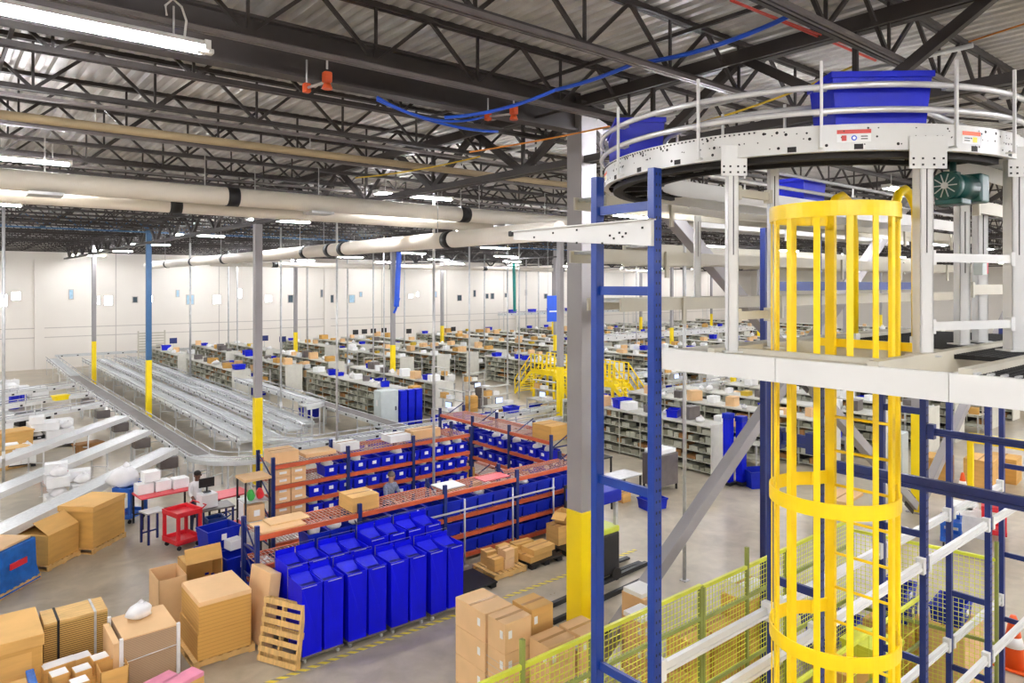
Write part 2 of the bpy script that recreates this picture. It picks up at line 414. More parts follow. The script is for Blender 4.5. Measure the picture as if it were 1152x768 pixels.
def hang(t, pts, zt=10.0, r=.012):
    o0 = t.location
    for q in pts: MB().tube(Vector(q) - o0, Vector((q[0], q[1], zt)) - o0, r, 6).build('hanger_rod', 'galv', t)
t = pipe('sprinkler_pipe', 'tan pipe running under the dark joists at upper left', [(-10, 12.6, 9.66), (19, 12.6, 9.66)], .07, 'tan'); hang(t, [(x, 12.6, 9.7) for x in (-3, 2, 5.5, 9, 14)])
t = pipe('duct_pipe', 'big white pipe hanging across the hall with dark clamp bands', [(-10, 16, 9.14), (16.5, 16, 9.14)], .2, 'whitepipe', n=20,
     bands=[((5.05, 16, 9.14), (5.3, 16, 9.14)), ((11.3, 16, 9.14), (11.6, 16, 9.14))]); hang(t, [(x, 16, 9.3) for x in (-4, 1.7, 4.6, 7.2, 12, 14.5)])
for x in (1.7, 7.2, 13): MB().box(x - .28, x + .28, -.26, .26, -.26, -.2).build('pipe_saddle', 'galv', t, loc=(10, 0, 0))
t = pipe('duct_pipe', 'second white pipe just behind and below the big white pipe', [(-10, 16.9, 8.95), (16, 16.9, 8.95)], .16, 'whitepipe', n=16, bands=[((4.1, 16.9, 8.95), (4.35, 16.9, 8.95))]); hang(t, [(x, 16.9, 9.1) for x in (-2, 6, 12)])
ys = [15, 21, 22, 24, 28.5, 33, 38, 43, 47]
t = pipe('duct_pipe', 'white pipe with dark bands running towards the far wall', [(10.4, 11, 8.36), (10.4, 48, 8.36)], .21, 'whitepipe', n=18, bands=[((10.4, y, 8.36), (10.4, y + .3, 8.36)) for y in ys]); hang(t, [(10.4, y + .7, 8.5) for y in ys])
t = pipe('duct_pipe', 'far white pipe under the roof along the back', [(14, 47.5, 8.55), (60, 47.5, 8.55)], .17, 'whitepipe', bands=[((x, 47.5, 8.55), (x + .4, 47.5, 8.55)) for x in (18, 27, 36, 45)]); hang(t, [(x, 47.5, 8.6) for x in (20, 30, 40, 50)])
0 and pipe('duct_pipe', 'white pipe elbow dropping between the two banded pipes', [(10.4, 21.5, 8.36), (10.9, 21.6, 8.36), (11.3, 21.7, 8.5), (11.5, 21.7, 9.0), (11.5, 21.7, 9.9)], .2, 'whitepipe', n=16)
pipe('conduit', 'thin grey conduit running along under the right roof bay', [(9.6, 3, 10.05), (9.6, 40, 10.05)], .03, 'galv')
# coloured hoses and cables under the roof
def cable(label, a, b, sag, m, r=.02, name='hose', cat='hose'):
    a, b = Vector(a), Vector(b); t = thing(name, label, cat, a); n = 14
    MB().path([(b - a) * (i / n) + Vector((0, 0, -4 * sag * (i / n) * (1 - i / n))) for i in range(n + 1)], r, 6).build('hose_run', m, t)
    return t
def at(px, py, Y=None, X=None):
    x, y, d = ray(px, Y, X); return (x, y, CAMH - (py - 320) / FPX * d)
cable('blue hose sagging left of the orange boxes', at(424, 109, Y=8.6), at(546, 131, Y=8.6), .18, 'hose')
cable('blue hose looping lower under the solid beam', at(424, 112, Y=8.7), at(560, 148, Y=8.7), .1, 'hose', .022)
cable('blue hose rising from the solid beam to the joists', at(500, 132, Y=8.3), at(625, 101, Y=7.3), .08, 'hose', .026)
cable('blue hose crossing the deck behind the grey strut', at(625, 101, Y=7.3), at(712, 72, Y=6.2), .03, 'hose', .028)
cable('blue hose crossing high at upper right', at(712, 72, Y=6.2), at(900, 12, Y=4.2), .1, 'hose', .03)
cable('red conduit slanting down at upper right', at(822, 0, Y=4.6), at(985, 68, Y=4.6), .0, 'redline', .018, 'conduit', 'conduit')
cable('second red conduit beside the slanting red one', at(826, 2, Y=4.55), at(952, 50, Y=4.55), .0, 'redline', .012, 'conduit', 'conduit')
cable('orange cable from the column towards the curved conveyor', at(528, 171, Y=9.9), at(686, 142, Y=8.0), .02, 'oline', .014, 'cable', 'cable')
cable('yellow cable above the curved conveyor guard rail', at(690, 160, Y=6.2), at(965, 72, Y=4.4), .12, 'yline', .016, 'cable', 'cable')
cable('orange cable running out of frame at top right', at(1090, 47, Y=3.5), at(1180, 18, Y=2.5), .0, 'oline', .012, 'cable', 'cable')
cable('yellow cable strung below the left roof girder', at(400, 200, Y=14), at(540, 176, Y=11), .05, 'yline', .015, 'cable', 'cable')
for px, py, px2, py2, w in ((368, 87, 345, 99, 'on the strut left of the blue hoses'), (578, 124, 549, 131, 'on the strut among the blue hoses')):
    a, b = Vector(at(px, py, Y=7.8)), Vector(at(px2, py2, Y=8.3))
    t = thing('junction_box', 'pair of orange junction boxes hanging ' + w, 'junction box', a)
    MB().cbox((0, 0, 0), (.1, .1, .13)).build('box_body', 'obox', t, .02); MB().lathe([(.04, -.07), (.06, -.12), (.06, -.14)], (0, 0, 0), 12).build('horn', 'obox', t)
    MB().cbox(b - a, (.09, .09, .12)).build('box_body', 'obox', t, .02); MB().tube((0, 0, -.05), b - a, .016, 6).build('link_bar', 'galv', t)
    MB().tube((0, 0, .1), (0, 0, 9.86 - a.z), .014, 6).build('hanger_rod', 'galv', t); MB().tube(b - a, (b.x - a.x, b.y - a.y, 9.96 - a.z), .012, 6).build('hanger_rod', 'galv', t)

# ------------------------------------------------------------------ columns
def column(x, y, w, label, m='column', zt=10.45, base='yellow'):
    t = thing('column', label, None, (x, y, 0), kind='structure'); h = w / 2
    MB().box(-h, h, -h, h, 3.13, zt).build('column_shaft', m, t, .012)
    MB().box(-h - .008, h + .008, -h - .008, h + .008, .02, 3.13).build('yellow_guard', base, t, .015)
    MB().box(-h - .12, h + .12, -h - .12, h + .12, 0, .03).build('base_plate', 'column', t)
    MB().box(-h - .1, h + .1, -h - .1, h + .1, zt - .06, zt).build('cap_plate', 'steel', t)
    return t
cn = {(0, 0): 'big grey column with a tall yellow base beside the blue rack upright', (0, 1): 'grey column with yellow base behind the orange racks',
      (0, 2): 'blue painted column with yellow base among the conveyors', (0, 3): 'far dark column with yellow base near the conveyor ends',
      (1, 0): 'yellow based column seen through the blue rack posts', (1, 1): 'grey column with yellow base by the yellow crossover', (1, 2): 'far grey column beside a blue hose',
      (1, 3): 'slim far column with yellow base against the white wall'}
for i in range(7):
    for j in range(4):
        x, y = 9.15 + 15 * i, 9.1 + 16.4 * j
        lab = cn.get((i, j), 'distant grey column, %s bay out and %s row back' % (ORD[i], ORD[j]))
        column(x, y, .38 if (i, j) == (0, 0) else .26, lab, 'steel_blue' if (i, j) == (0, 2) else 'column')
# X bracing in the column line
def brace(p, q, lab, w=.26):
    t = thing('brace', lab, None, p, kind='structure'); p, q = Vector(p), Vector(q)
    MB().bar((0, 0, 0), q - p, w, w).build('brace_tube', 'column', t, .012)
    d = (q - p).normalized()
    for a in (d * .3, (q - p) - d * .3): MB().bar(a - d * .35, a + d * .35, .03, .5).build('gusset_plate', 'steel', t)
brace((9.5, 9.1, .25), (24.0, 9.1, 10.2), 'grey diagonal brace rising from the foot of the main column')
brace((23.9, 9.1, .25), (16.9, 9.12, 5.0), 'grey diagonal brace falling to the foot of the second column'); brace((16.6, 9.12, 5.3), (9.4, 9.1, 10.2), 'upper half of the falling grey brace')
brace((24.4, 9.1, .25), (38.9, 9.1, 10.2), 'grey diagonal brace rising beyond the second column')

# ------------------------------------------------------------------ ceiling lights
def light_proto():
    t = thing('ceiling_light', 'x', 'ceiling light')
    MB().prism([(-.11, -.06), (.11, -.06), (.07, .0), (-.07, .0)], 0, -1.2, 1.2).build('housing', 'white', t)
    l = MB()
    for s in (-1, 1): l.bar((-1.18, s * .06, -.085), (1.18, s * .06, -.085), .04, .04)
    l.build('lamp_tube', 'lamp', t)
    for s in (-1, 1):
        MB().box(s * 1.2 - .03, s * 1.2 + .03, -.11, .11, -.1, 0).build('end_cap', 'white', t)
        MB().tube((s * .9, 0, 0), (s * .9, 0, .3), .01, 6).build('hanger_rod', 'galv', t)
    return t
LP = Proto(light_proto())
near = {(1.0, 7.65): 'nearest fluorescent strip light, very bright at upper left', (1.0, 16.7): 'fluorescent strip light above the left end of the big white pipe', (1.0, 26.4): 'strip light just below the big white pipe at far left',
        (10.3, 16.7): 'fluorescent strip light glowing above the white pipe left of the main column', (10.3, 26.4): 'strip light under the white pipe above the yellow based rack column',
        (19.6, 7.65): 'fluorescent strip light over the yellow ladder cage'}
for i in range(-2, 12):
    for j in range(-4, 7):
        x, y = 1.0 + 9.3 * i, [7.65, 16.7, 26.4, 36.8, 47.2, 57.6, 68.0][j] if j >= 0 else 7.65 + 4.9 * j  # closer, unseen lamp rows behind the camera, added to brighten the foreground
        if y < -14 or j == -1 or x > 114 or x < -19: continue
        lab = near.get((round(x, 1), y))
        if x > 9.5 and abs(x - 19.6) > .2 and y < 0: pass
        o = LP.put((x, y, 9.7), 0, lab or ('strip light in the row running to the far wall left of the pipe' if abs(x - 10.3) < .1 and y > 30 else 'white fluorescent strip light in the distant rows and added rear rows under the roof'),
               None if lab else ('strip lights along the banded pipe' if abs(x - 10.3) < .1 and y > 30 else 'distant ceiling lights'))
# cord and sensor on the nearest light
t = thing('power_cord', 'white looped cord feeding the nearest strip light', 'cord', (2.0, 7.65, 9.7))
MB().path([(0, 0, 0), (.02, 0, .18), (-.02, .02, .32), (-.1, .03, .38), (-.17, .03, .3), (-.16, .02, .2)], .012, 6).build('cord_loop', 'white', t); MB().cbox((.2, 0, -.09), (.16, .1, .05)).build('sensor_head', 'white', t, .01)

# ------------------------------------------------------------------ white drop poles
def pole(px, Y, r, zb=0.0, zt=10.0, lab=''):
    x, y, d = ray(px, Y)
    t = thing('drop_pole', lab, 'pole', (x, y, zb))
    MB().tube((0, 0, 0), (0, 0, zt - zb), r, 8).build('pole_tube', 'galv', t); MB().box(-.09, .09, -.09, .09, 0, .02).build('base_plate', 'galv', t)
    MB().box(-.05, .05, -.05, .05, 1.2, 1.45).build('outlet_box', 'white', t)
for px, Y, r, zb, lab in [(488, 17.1, .04, 0, 'silver power pole in the aisle between the orange racks'), (379, 22.6, .04, 0, 'silver power pole behind the back orange rack'), (316, 34, .05, 0, 'silver pole right of the rack column'),
    (214, 50, .07, 0, 'pale pole standing by the far left shelving'), (4, 30, .05, 0, 'pale pole at the left picture edge'), (257, 60, .06, 0, 'far pale pole under the banded pipe'), (267, 58, .05, 0, 'far thin pole beside the rack column'),
    (391, 48, .05, 0, 'thin pole left of the blue hose column'), (420, 44, .05, 0, 'slender pole just left of the column with the blue hose'), (455, 52, .05, 0, 'thin pole right of the blue hose'), (528, 31, .05, 0, 'silver pole left of the teal hose'),
    (545, 52, .06, 0, 'distant pole left of the teal hose'), (571, 33, .05, 0, 'silver pole touching the teal hose on its left'), (584, 34, .05, 0, 'silver pole touching the teal hose on its right'), (592, 60, .06, 0, 'distant thin pole beyond the teal hose'),
    (606, 56, .06, 0, 'distant pole left of the hanging blue sign'), (770, 10.6, .045, 0, 'silver pole beside the grey diagonal brace'), (716, 40, .05, 0, 'pole seen between the two blue rack posts'), (432, 36, .04, 0, 'thin pole in front of the column with the blue hose'),
    (346, 56, .05, 0, 'distant pole right of the slim far column'), (639, 48, .05, 0, 'far pole just left of the main column'), (702, 52, .05, 0, 'thin far pole in the gap of the blue rack upright')]:
    pole(px, Y, r, zb, 10.0, lab)
cable('blue hose bundle hanging beside the far grey column', at(449, 282, Y=41.4), at(446, 345, Y=41.4), 0, 'hose', .2)
cable('thin blue hose end curling at the far grey column', at(449, 335, Y=41.4), at(443, 352, Y=41.4), .1, 'hose', .08)
cable('teal hose hanging between two silver poles', at(578, 296, Y=33.6), at(579, 350, Y=33.6), 0, 'teal', .1)
x, y, z = at(622, 347, Y=30)
t = thing('hanging_sign', 'blue sign hanging left of the main column', 'sign', (x, y, z))
MB().box(-.45, .45, -.02, .02, -.75, .75).build('sign_board', 'hose', t); MB().box(-.3, .3, -.03, -.02, -.2, -.12).build('sign_line', 'paper', t)
for s in (-.4, .4): MB().tube((s, 0, .75), (s, 0, 10 - z), .012, 6).build('hanger_wire', 'galv', t)
# ------------------------------------------------------------------ curved conveyor overhead at right
RC = (7.32, 4.0); RO, RI = 2.07, 1.42; ZB, ZT = 8.29, 8.49
t = thing('curved_conveyor', 'white curved roller conveyor with double guard rails at upper right', 'conveyor', (RC[0], RC[1], 0))
def arc(r, z, a0, a1, n=40): return [(r * math.cos(math.radians(a0 + (a1 - a0) * i / n)), r * math.sin(math.radians(a0 + (a1 - a0) * i / n)), z) for i in range(n + 1)]
o_ = MB().arcbox((0, 0), RO - .012, RO, ZB, ZT, 90, 270, 72).arcbox((0, 0), RO - .05, RO + .004, ZB - .008, ZB, 90, 270, 72).arcbox((0, 0), RO - .03, RO + .004, ZT, ZT + .006, 90, 270, 72)
o_.box(0, 9, RO - .012, RO, ZB, ZT); o_.box(0, 4, -RO, -RO + .012, ZB, ZT)
oc = o_.build('outer_side_panel', 'white', t)
mb = MB(); q = random.Random(3)
for i in range(150):
    a = math.radians(q.uniform(95, 268)); z = ZB + q.choice((.04, .1, .105, .15, .17)); r = q.choice((.006, .006, .009, .013))
    c = Vector((math.cos(a), math.sin(a), 0)); sd = Vector((-c.y, c.x, 0)); up = Vector((0, 0, 1)); v = []
    for k in range(8):
        th = k * math.pi / 4; v.append(c * (RO + .0025) + up * z + sd * (r * math.cos(th)) + up * (r * math.sin(th)))
    mb.add(v, [tuple(range(8))])
for i in range(60):
    a = math.radians(200 + i * 1.15 - 68); z = ZT - .012
    c = Vector((math.cos(a), math.sin(a), 0)); mb.cbox((c.x * (RO + .001), c.y * (RO + .001), z), (.012, .012, .012))
mb.build('bolt_holes', 'dark', oc)
MB().arcbox((0, 0), RI, RI + .012, ZB, ZT, 90, 270, 60).box(0, 9, RI, RI + .012, ZB, ZT).box(0, 4, -RI - .012, -RI, ZB, ZT).build('inner_side_panel', 'white', t)
mb = MB()
for i in range(76):
    a = math.radians(91 + i * 2.37); c, s = math.cos(a), math.sin(a); mb.tube((c * (RI + .02), s * (RI + .02), ZT - .02), (c * (RO - .02), s * (RO - .02), ZT - .02), .02, 8, .027)
for i in range(90):
    x = .05 + i * .095; mb.tube((x, RI + .02, ZT - .02), (x, RO - .02, ZT - .02), .024, 6)
    if x < 4: mb.tube((x, -RO + .02, ZT - .02), (x, -RI - .02, ZT - .02), .024, 6)
mb.build('roller_bed', 'roller', t)
mb = MB()
for i in range(13):
    a = math.radians(96 + i * 14); c, s = math.cos(a), math.sin(a); mb.bar((c * RI, s * RI, ZB + .02), (c * RO, s * RO, ZB + .02), .07, .05)
mb.arcbox((0, 0), RI + .1, RI + .16, ZB - .04, ZB, 95, 265, 40).arcbox((0, 0), RO - .2, RO - .1, ZB - .05, ZB, 95, 265, 40).build('under_carriage', 'dark', t)
for z, nm in ((8.6, 'lower'), (8.8, 'upper')):
    for r in (RO + .03, RI - .03):
        sgn = 1 if r > RO else -1
        MB().path([(9, r, z), (0, r, z)] + arc(r, z, 92, 268, 60)[0:] + [(0, -r, z), (3.5, -r, z)], .026, 10).build('guard_rail', 'chrome', t)
for i, px in enumerate((681, 690, 773, 887, 1012, 1117, 1175)):
    a = [112, 124, 158, 187, 214, 243, 262][i]
    for r in ((RO + .062), ):
        c, s = math.cos(math.radians(a)), math.sin(math.radians(a)); x, y = c * r, s * r
        pb = MB().bar((x, y, ZB + .01), (x, y, 9.0 if i > 2 else 8.98), .022, .022, (c, s, 0)).bar((x, y, ZB + .02), (c * (RO - .02), s * (RO - .02), ZB + .02), .03, .012).build('guard_post', 'white', t)
        for z in (8.6, 8.8): MB().bar((c * RO - s * .05, s * RO + c * .05, z), (c * RO + s * .05, s * RO - c * .05, z), .07, .05).build('rail_clamp', 'galv', pb)
for x in (1.0, 2.4, 4, 6): MB().bar((x, RO + .06, ZB), (x, RO + .06, 9.0), .022, .022).build('guard_post', 'white', t)
for a in (150, 180, 205, 230, 258):
    c, s = math.cos(math.radians(a)), math.sin(math.radians(a)); r = RI - .06; MB().bar((c * r, s * r, ZB + .01), (c * r, s * r, 8.86), .02, .02).build('guard_post', 'white', t)
# labels on the side panel
def panel_label(a, w, h, z, kind):
    c = Vector((math.cos(math.radians(a)), math.sin(math.radians(a)), 0)); sd = Vector((-c.y, c.x, 0)); up = Vector((0, 0, 1)); r = RO + .004
    def quad(mb, u0, u1, v0, v1, e=0.0):
        b = c * (r + e) + up * z; vs = [b + sd * u + up * v - c * (u * u / 2 / r) for u, v in ((u0, v0), (u1, v0), (u1, v1), (u0, v1))]; mb.add(vs, [(0, 1, 2, 3)])
    mb = MB(); quad(mb, -w / 2, w / 2, -h / 2, h / 2)
    mb.use(1); quad(mb, -w / 2, w / 2, h * .18, h / 2, .001)
    mb.use(2)
    if kind == 0:
        b = c * (r + .0015) + up * (z - .018); mb.add([b + sd * (.022 * math.cos(k * .524)) + up * (.022 * math.sin(k * .524)) for k in range(12)], [tuple(range(12))])
        mb.use(1); quad(mb, -w * .36, -w * .22, -h * .4, h * .05, .001); mb.use(0); b = c * (r + .0022) + up * (z - .018); mb.add([b + sd * (.012 * math.cos(k * .524)) + up * (.012 * math.sin(k * .524)) for k in range(12)], [tuple(range(12))])
        mb.use(3); quad(mb, w * .2, w * .4, -h * .3, -h * .22, .001); quad(mb, w * .2, w * .4, -h * .1, -h * .02, .001)
    else:
        quad(mb, w * .05, w * .3, -h * .36, h * .05, .001); mb.use(3); quad(mb, -w * .4, -w * .1, -h * .1, -h * .02, .001); quad(mb, -w * .4, -w * .1, -h * .3, -h * .22, .001)
    mb.build('warning_label', ['paper', 'redline' if kind == 0 else 'cone', 'hose' if kind == 0 else 'yellow', 'dark'], oc)
panel_label(221, .26, .1, 8.4, 0); panel_label(249, .2, .1, 8.4, 1); panel_label(140, .22, .1, 8.38, 1)
# motor under the curve
def onring(px, r):
    l = (px - 576) / FPX; ax, ay = SN + l * CS, CS - l * SN
    A_ = ax * ax + ay * ay; B_ = ax * RC[0] + ay * RC[1]; C_ = RC[0] ** 2 + RC[1] ** 2 - r * r; D_ = B_ * B_ - A_ * C_
    d = (B_ - math.sqrt(max(D_, 0))) / A_; return ax * d, ay * d
x, y, d = ray(1072, Y=2.35)
mt = thing('drive_motor', 'dark green drive motor slung under the curved conveyor', 'motor', (x, y, 8.07))
fx = Vector((-SN, -CS, 0)); sx = Vector((CS, -SN, 0)); ax = (fx * .5 - sx * .86).normalized()
mb = MB(); 
mb.tube(ax * .05, ax * -.24, .115, 20).tube(ax * .05, ax * .13, .125, 24).build('motor_body', 'motor', mt)
mb = MB()
for k in range(10):
    th = k * .628; u = Vector((0, 0, 1)); w = ax.cross(u); p = u * math.sin(th) + w * math.cos(th); mb.bar(ax * .135 + p * .03, ax * .135 + p * .105, .008, .006, ax)
mb.tube(ax * .13, ax * .14, .03, 12); mb.build('fan_cowl_grille', 'galv', mt)
MB().cbox((0, 0, -.14), (.22, .22, .05)).build('mounting_foot', 'motor', mt, .01); MB().cbox(ax * -.34, (.2, .2, .26)).build('gearbox', 'motor', mt, .02)
MB().tube((0, 0, .1), (0, 0, .22), .03, 8).cbox(Vector((0, 0, .1)), (.1, .1, .06)).build('terminal_box', 'motor', mt, .01)
MB().cbox(ax * -.5 + Vector((0, 0, .08)), (.05, .05, .12)).build('red_coupling', 'red', mt)
# blue totes riding the curve
def tote_mesh(l, w, h, m='tote', lab=True, name='blue_tote', label='x'):
    mb = MB(); a = (-l / 2 * .9, l / 2 * .9, -w / 2 * .9, w / 2 * .9); b = (-l / 2, l / 2, -w / 2, w / 2); th = .012
    def ring(q, z, i): return [(q[0] + i, q[2] + i, z), (q[1] - i, q[2] + i, z), (q[1] - i, q[3] - i, z), (q[0] + i, q[3] - i, z)]
    v = ring(a, 0, 0) + ring(b, h, 0) + ring(b, h, th * 2) + ring(a, th, th)
    f = [(3, 2, 1, 0), (12, 13, 14, 15)]
    for k in range(3):
        for i in range(4): f.append((k * 4 + i, k * 4 + (i + 1) % 4, k * 4 + 4 + (i + 1) % 4, k * 4 + 4 + i))
    mb.add(v, f)
    r = thing(name, label, 'tote'); bo = mb.build('tote_body', m, r)
    rm = MB(); e = .015
    rm.box(-l / 2 - e, l / 2 + e, -w / 2 - e, -w / 2 + .01, h - .05, h).box(-l / 2 - e, l / 2 + e, w / 2 - .01, w / 2 + e, h - .05, h)
    rm.box(-l / 2 - e, -l / 2 + .01, -w / 2, w / 2, h - .05, h).box(l / 2 - .01, l / 2 + e, -w / 2, w / 2, h - .05, h).build('rim', m, r, .004)
    if lab:
        MB().box(-.06, .06, -w / 2 - .008, -w / 2 + .02, h * .42, h * .72).build('label_card', 'paper', r)
    return r
for a, lab in ((138, 'blue tote on the left end of the curved conveyor'), (228, 'blue tote riding the front of the curved conveyor')):
    r = tote_mesh(.8 if a > 200 else .95, .5, .44, 'tote', False, 'blue_tote', lab); rr = (RI + RO) / 2
    r.location = (RC[0] + rr * math.cos(math.radians(a)), RC[1] + rr * math.sin(math.radians(a)), ZT + .006); r.rotation_euler = (0, 0, math.radians(a + 90))
r = tote_mesh(.7, .45, .36, 'tote', False, 'blue_tote', 'blue tote farther along the straight conveyor behind the yellow cage'); r.location = (RC[0] + 3.4, RC[1] + (RI + RO) / 2, ZT + .006)

# ------------------------------------------------------------------ steel deck
DZ = 6.62; EX = 5.15
t = thing('mezzanine_deck', 'raised steel deck with white edge channel and black grating', 'platform', (EX, 0, DZ))
ys = [(-1.5, .9), (.902, 1.75), (1.752, 2.98), (2.982, 4.1)]
for a, b in ys: MB().prism([(0, -.19), (.02, -.19), (.06, -.19), (.06, -.175), (.02, -.175), (.02, -.015), (.06, -.015), (.06, 0), (0, 0)], 1, a, b - .004).build('edge_channel', 'white', t)
MB().box(.06, 5.0, 3.62, 4.1, -.06, -.01).box(.06, .2, 2.3, 3.62, -.05, -.005).build('cream_floor_pan', 'cream', t)
for (x0, x1, y0, y1) in [(.02, 5, 3.55, 3.62), (.02, 5, 2.2, 2.28), (1.36, 1.42, 2.28, 3.55), (.2, .26, 2.28, 3.55), (.02, 5, 1.62, 1.7)]:
    MB().box(x0, x1, y0, y1, -.15, .035).build('deck_joist', 'cream', t)
def grating(x0, x1, y0, y1):
    mb = MB(); x = x0
    while x <= x1: mb.box(x, x + .012, y0, y1, -.04, -.002); x += .055
    y = y0
    while y <= y1: mb.box(x0, x1, y, y + .012, -.04, -.004); y += .055
    return mb
grating(.1, 3.6, -.8, 1.6).build('bar_grating', 'black', t); grating(1.45, 4.6, 1.72, 3.54).build('bar_grating', 'black', t)
mb = MB()
y = -.8
while y < 1.6: mb.box(.03, .13, y, y + .018, -.02, .012); y += .075
mb.build('grating_teeth', 'galv', t)
MB().box(2.0, 2.9, 1.2, 1.5, .0, .16).build('cable_tray', 'black', t)
# deck posts carrying the conveyor
def cpost(x, y, z0, z1, label, w=.1, plate=None):
    t = thing('support_post', label, 'post', (x, y, z0)); h = w / 2; L = z1 - z0
    th = math.atan2(-SN, CS)
    c = MB()
    c.box(-h, h, -h, -h + .012, 0, L).box(-h, -h + .012, -h, h, 0, L).box(h - .012, h, -h, h, 0, L).build('post_channel', 'white', t)
    MB().box(-.004, .004, -h - .003, -h, L * .5, L - .1).build('slot', 'dark', t)
    MB().box(-h - .04, h + .04, -h - .04, h + .04, 0, .012).build('foot_plate', 'white', t)
    t.rotation_euler = (0, 0, -YAW)
    if plate:
        p = MB().box(-plate / 2, plate / 2, -h - .022, -h - .012, L - .16, L + .1).build('bracket_plate', 'white', t)
        mb = MB()
        for sx_ in (-.4, -.15, .15, .4):
            for zz in (L - .13, L - .08): mb.box(sx_ * plate - .008, sx_ * plate + .008, -h - .026, -h - .022, zz - .008, zz + .008)
        mb.build('bolts', 'dark', p)
    return t
cpost(5.35, 3.5, DZ, ZB, 'white steel post under the left part of the curved conveyor', .09, .22)
cpost(5.98, 3.48, DZ, ZB, 'white post left of the yellow ladder cage on the deck', .08)
cpost(6.22, 2.3, DZ, ZB, 'white steel post right of the yellow ladder cage', .11, .3)
cpost(7.32, 1.97, DZ, ZB, 'white post at the right picture edge on the deck', .12, .22)
def crossbar(p, q, lab, w=.04, h=.07, m='cream', name='cross_rail'):
    t = thing(name, lab, 'rail', p); MB().bar((0, 0, 0), Vector(q) - Vector(p), w, h).build('rail_bar', m, t)
    d = (Vector(q) - Vector(p)).normalized()
    for s in (d * .03, Vector(q) - Vector(p) - d * .03): MB().bar(s - d * .025, s + d * .025, w + .02, h + .05).build('end_bracket', m, t)
crossbar((5.4, 3.5, 6.93), (5.93, 3.48, 6.93), 'low cream cross rail between the two left deck posts'); crossbar((5.4, 3.5, 8.0), (5.93, 3.48, 8.0), 'high cream cross rail between the two left deck posts')
crossbar((6.27, 2.28, 7.42), (7.26, 1.97, 7.42), 'upper white cross rail between the two right deck posts', m='white'); crossbar((6.27, 2.28, 6.86), (7.26, 1.97, 6.86), 'lower white cross rail between the two right deck posts', m='white')
for (x, y, lab, zt) in [(7.7, 2.5, 'cream post behind the right deck posts', 8.0), (8.2, 2.5, 'second cream post behind the right deck posts', 8.0), (10.2, 7.35, 'cream post behind the left deck posts', 8.38)]:
    cpost(x, y, DZ if y < 4 else 6.98, zt, lab, .1)
crossbar((7.75, 2.45, 7.15), (9.6, 2.45, 7.15), 'cream rail behind the two right deck posts', h=.1); crossbar((7.75, 2.4, 7.95), (10.2, 2.4, 7.95), 'cream rail below the green motor', h=.12)
t = thing('control_box', 'small grey control box with red button on a post behind the right deck rails', 'control box', (7.75, 2.36, 7.3))
MB().cbox((0, 0, .07), (.12, .08, .16)).build('box_body', 'cab', t, .008); MB().cbox((.1, 0, .07), (.07, .06, .14)).build('red_button_box', 'red', t, .01)
# stacked conveyors behind the deck
def side_conv(y, z, xa, xb, lab, h=.2, w=.7, m='cream'):
    t = thing('conveyor', lab, 'conveyor', (xa, y, z)); L = xb - xa
    for s in (0, w): MB().box(0, L, s, s + .04, -h / 2, h / 2).build('side_channel', m, t)
    mb = MB(); x = .1
    while x < L: mb.tube((x, .04, h / 2 - .04), (x, w, h / 2 - .04), .03, 6); x += .16
    mb.build('roller_bed', 'roller', t)
    for x in [1.5 + 3.1 * k for k in range(int(L / 3.1))]: MB().box(x, x + .08, -.04, 0, -.34, .1).build('hanger_leg', m, t)
side_conv(7.4, 8.5, 8.0, 24, 'upper of the stacked cream conveyors behind the deck'); side_conv(7.5, 7.65, 8.0, 24, 'middle of the stacked cream conveyors behind the deck'); side_conv(7.3, 6.88, 8.2, 24, 'lower of the stacked cream conveyors behind the deck')
0 and side_conv(5.55, 6.72, 6.0, 9, 'short cream conveyor at deck level behind the left posts', .18, .5)
side_conv(11.6, 8.9, 16, 30, 'white conveyor higher up behind the stacked conveyors', .25, .8, 'white')
side_conv(10.6, 7.9, 13, 30, 'wide pale conveyor behind the yellow cage', .5, .9, 'cream')
for x, lab in ((11.4, 'blue post standing behind the left deck posts'), (13.3, 'blue post seen between the cage bars')):
    t = thing('rack_post', lab, 'post', (x, 6.8, 0)); MB().box(-.06, .06, -.05, .05, 0, 8.2).build('post_column', 'navy', t); MB().box(-.1, .1, -.1, .1, 0, .02).build('foot_plate', 'navy', t)
crossbar((11.46, 6.8, 7.17), (18.4, 6.8, 7.17), 'blue beam behind the yellow cage at eye level', .08, .17, 'rackblue', 'rack_beam')

# ------------------------------------------------------------------ yellow caged ladder
CX_, CY_, CR = 5.92, 2.89, .5
t = thing('caged_ladder', 'tall yellow ladder with safety cage rising through the deck', 'ladder', (CX_, CY_, 0))
LX = .52; zl = .05
for s, nm in ((.28, 'l'), (-.28, 'r')):
    MB().box(LX - .02, LX + .03, s - .045, s + .045, zl, 7.86).build('ladder_rail', 'yellow_lad', t, .006)
    hp = [(LX, s, 7.7), (LX + .02, s, 7.9), (LX + .1, s, 8.0), (LX + .22, s, 8.04), (LX + .34, s, 8.0), (LX + .45, s, 7.9), (LX + .47, s, 7.7), (LX + .47, s, 6.72)]
    h = MB().path(hp, .04, 10).build('grab_rail', 'yellow_lad', t); MB().box(LX + .41, LX + .53, s - .06, s + .06, 6.61, 6.63).box(LX + .43, LX + .51, s - .04, s + .04, 6.63, 6.73).build('white_foot', 'white', h)
z = .35; k = 0
while z < 6.6: MB().tube((LX, -.28, z), (LX, .28, z), .014, 8).build('rung', 'yellow_lad', t); z += .313
aa = [-112, -86, -62, -40, -16, 12, 40, 64, 88, 112]
for a in aa:
    th = math.radians(180 + a); c, s = math.cos(th), math.sin(th)
    MB().bar((c * (CR - .01), s * (CR - .01), 2.3), (c * (CR - .01), s * (CR - .01), 7.84), .05, .01, (c, s, 0)).build('cage_bar', 'yellow_lad', t)
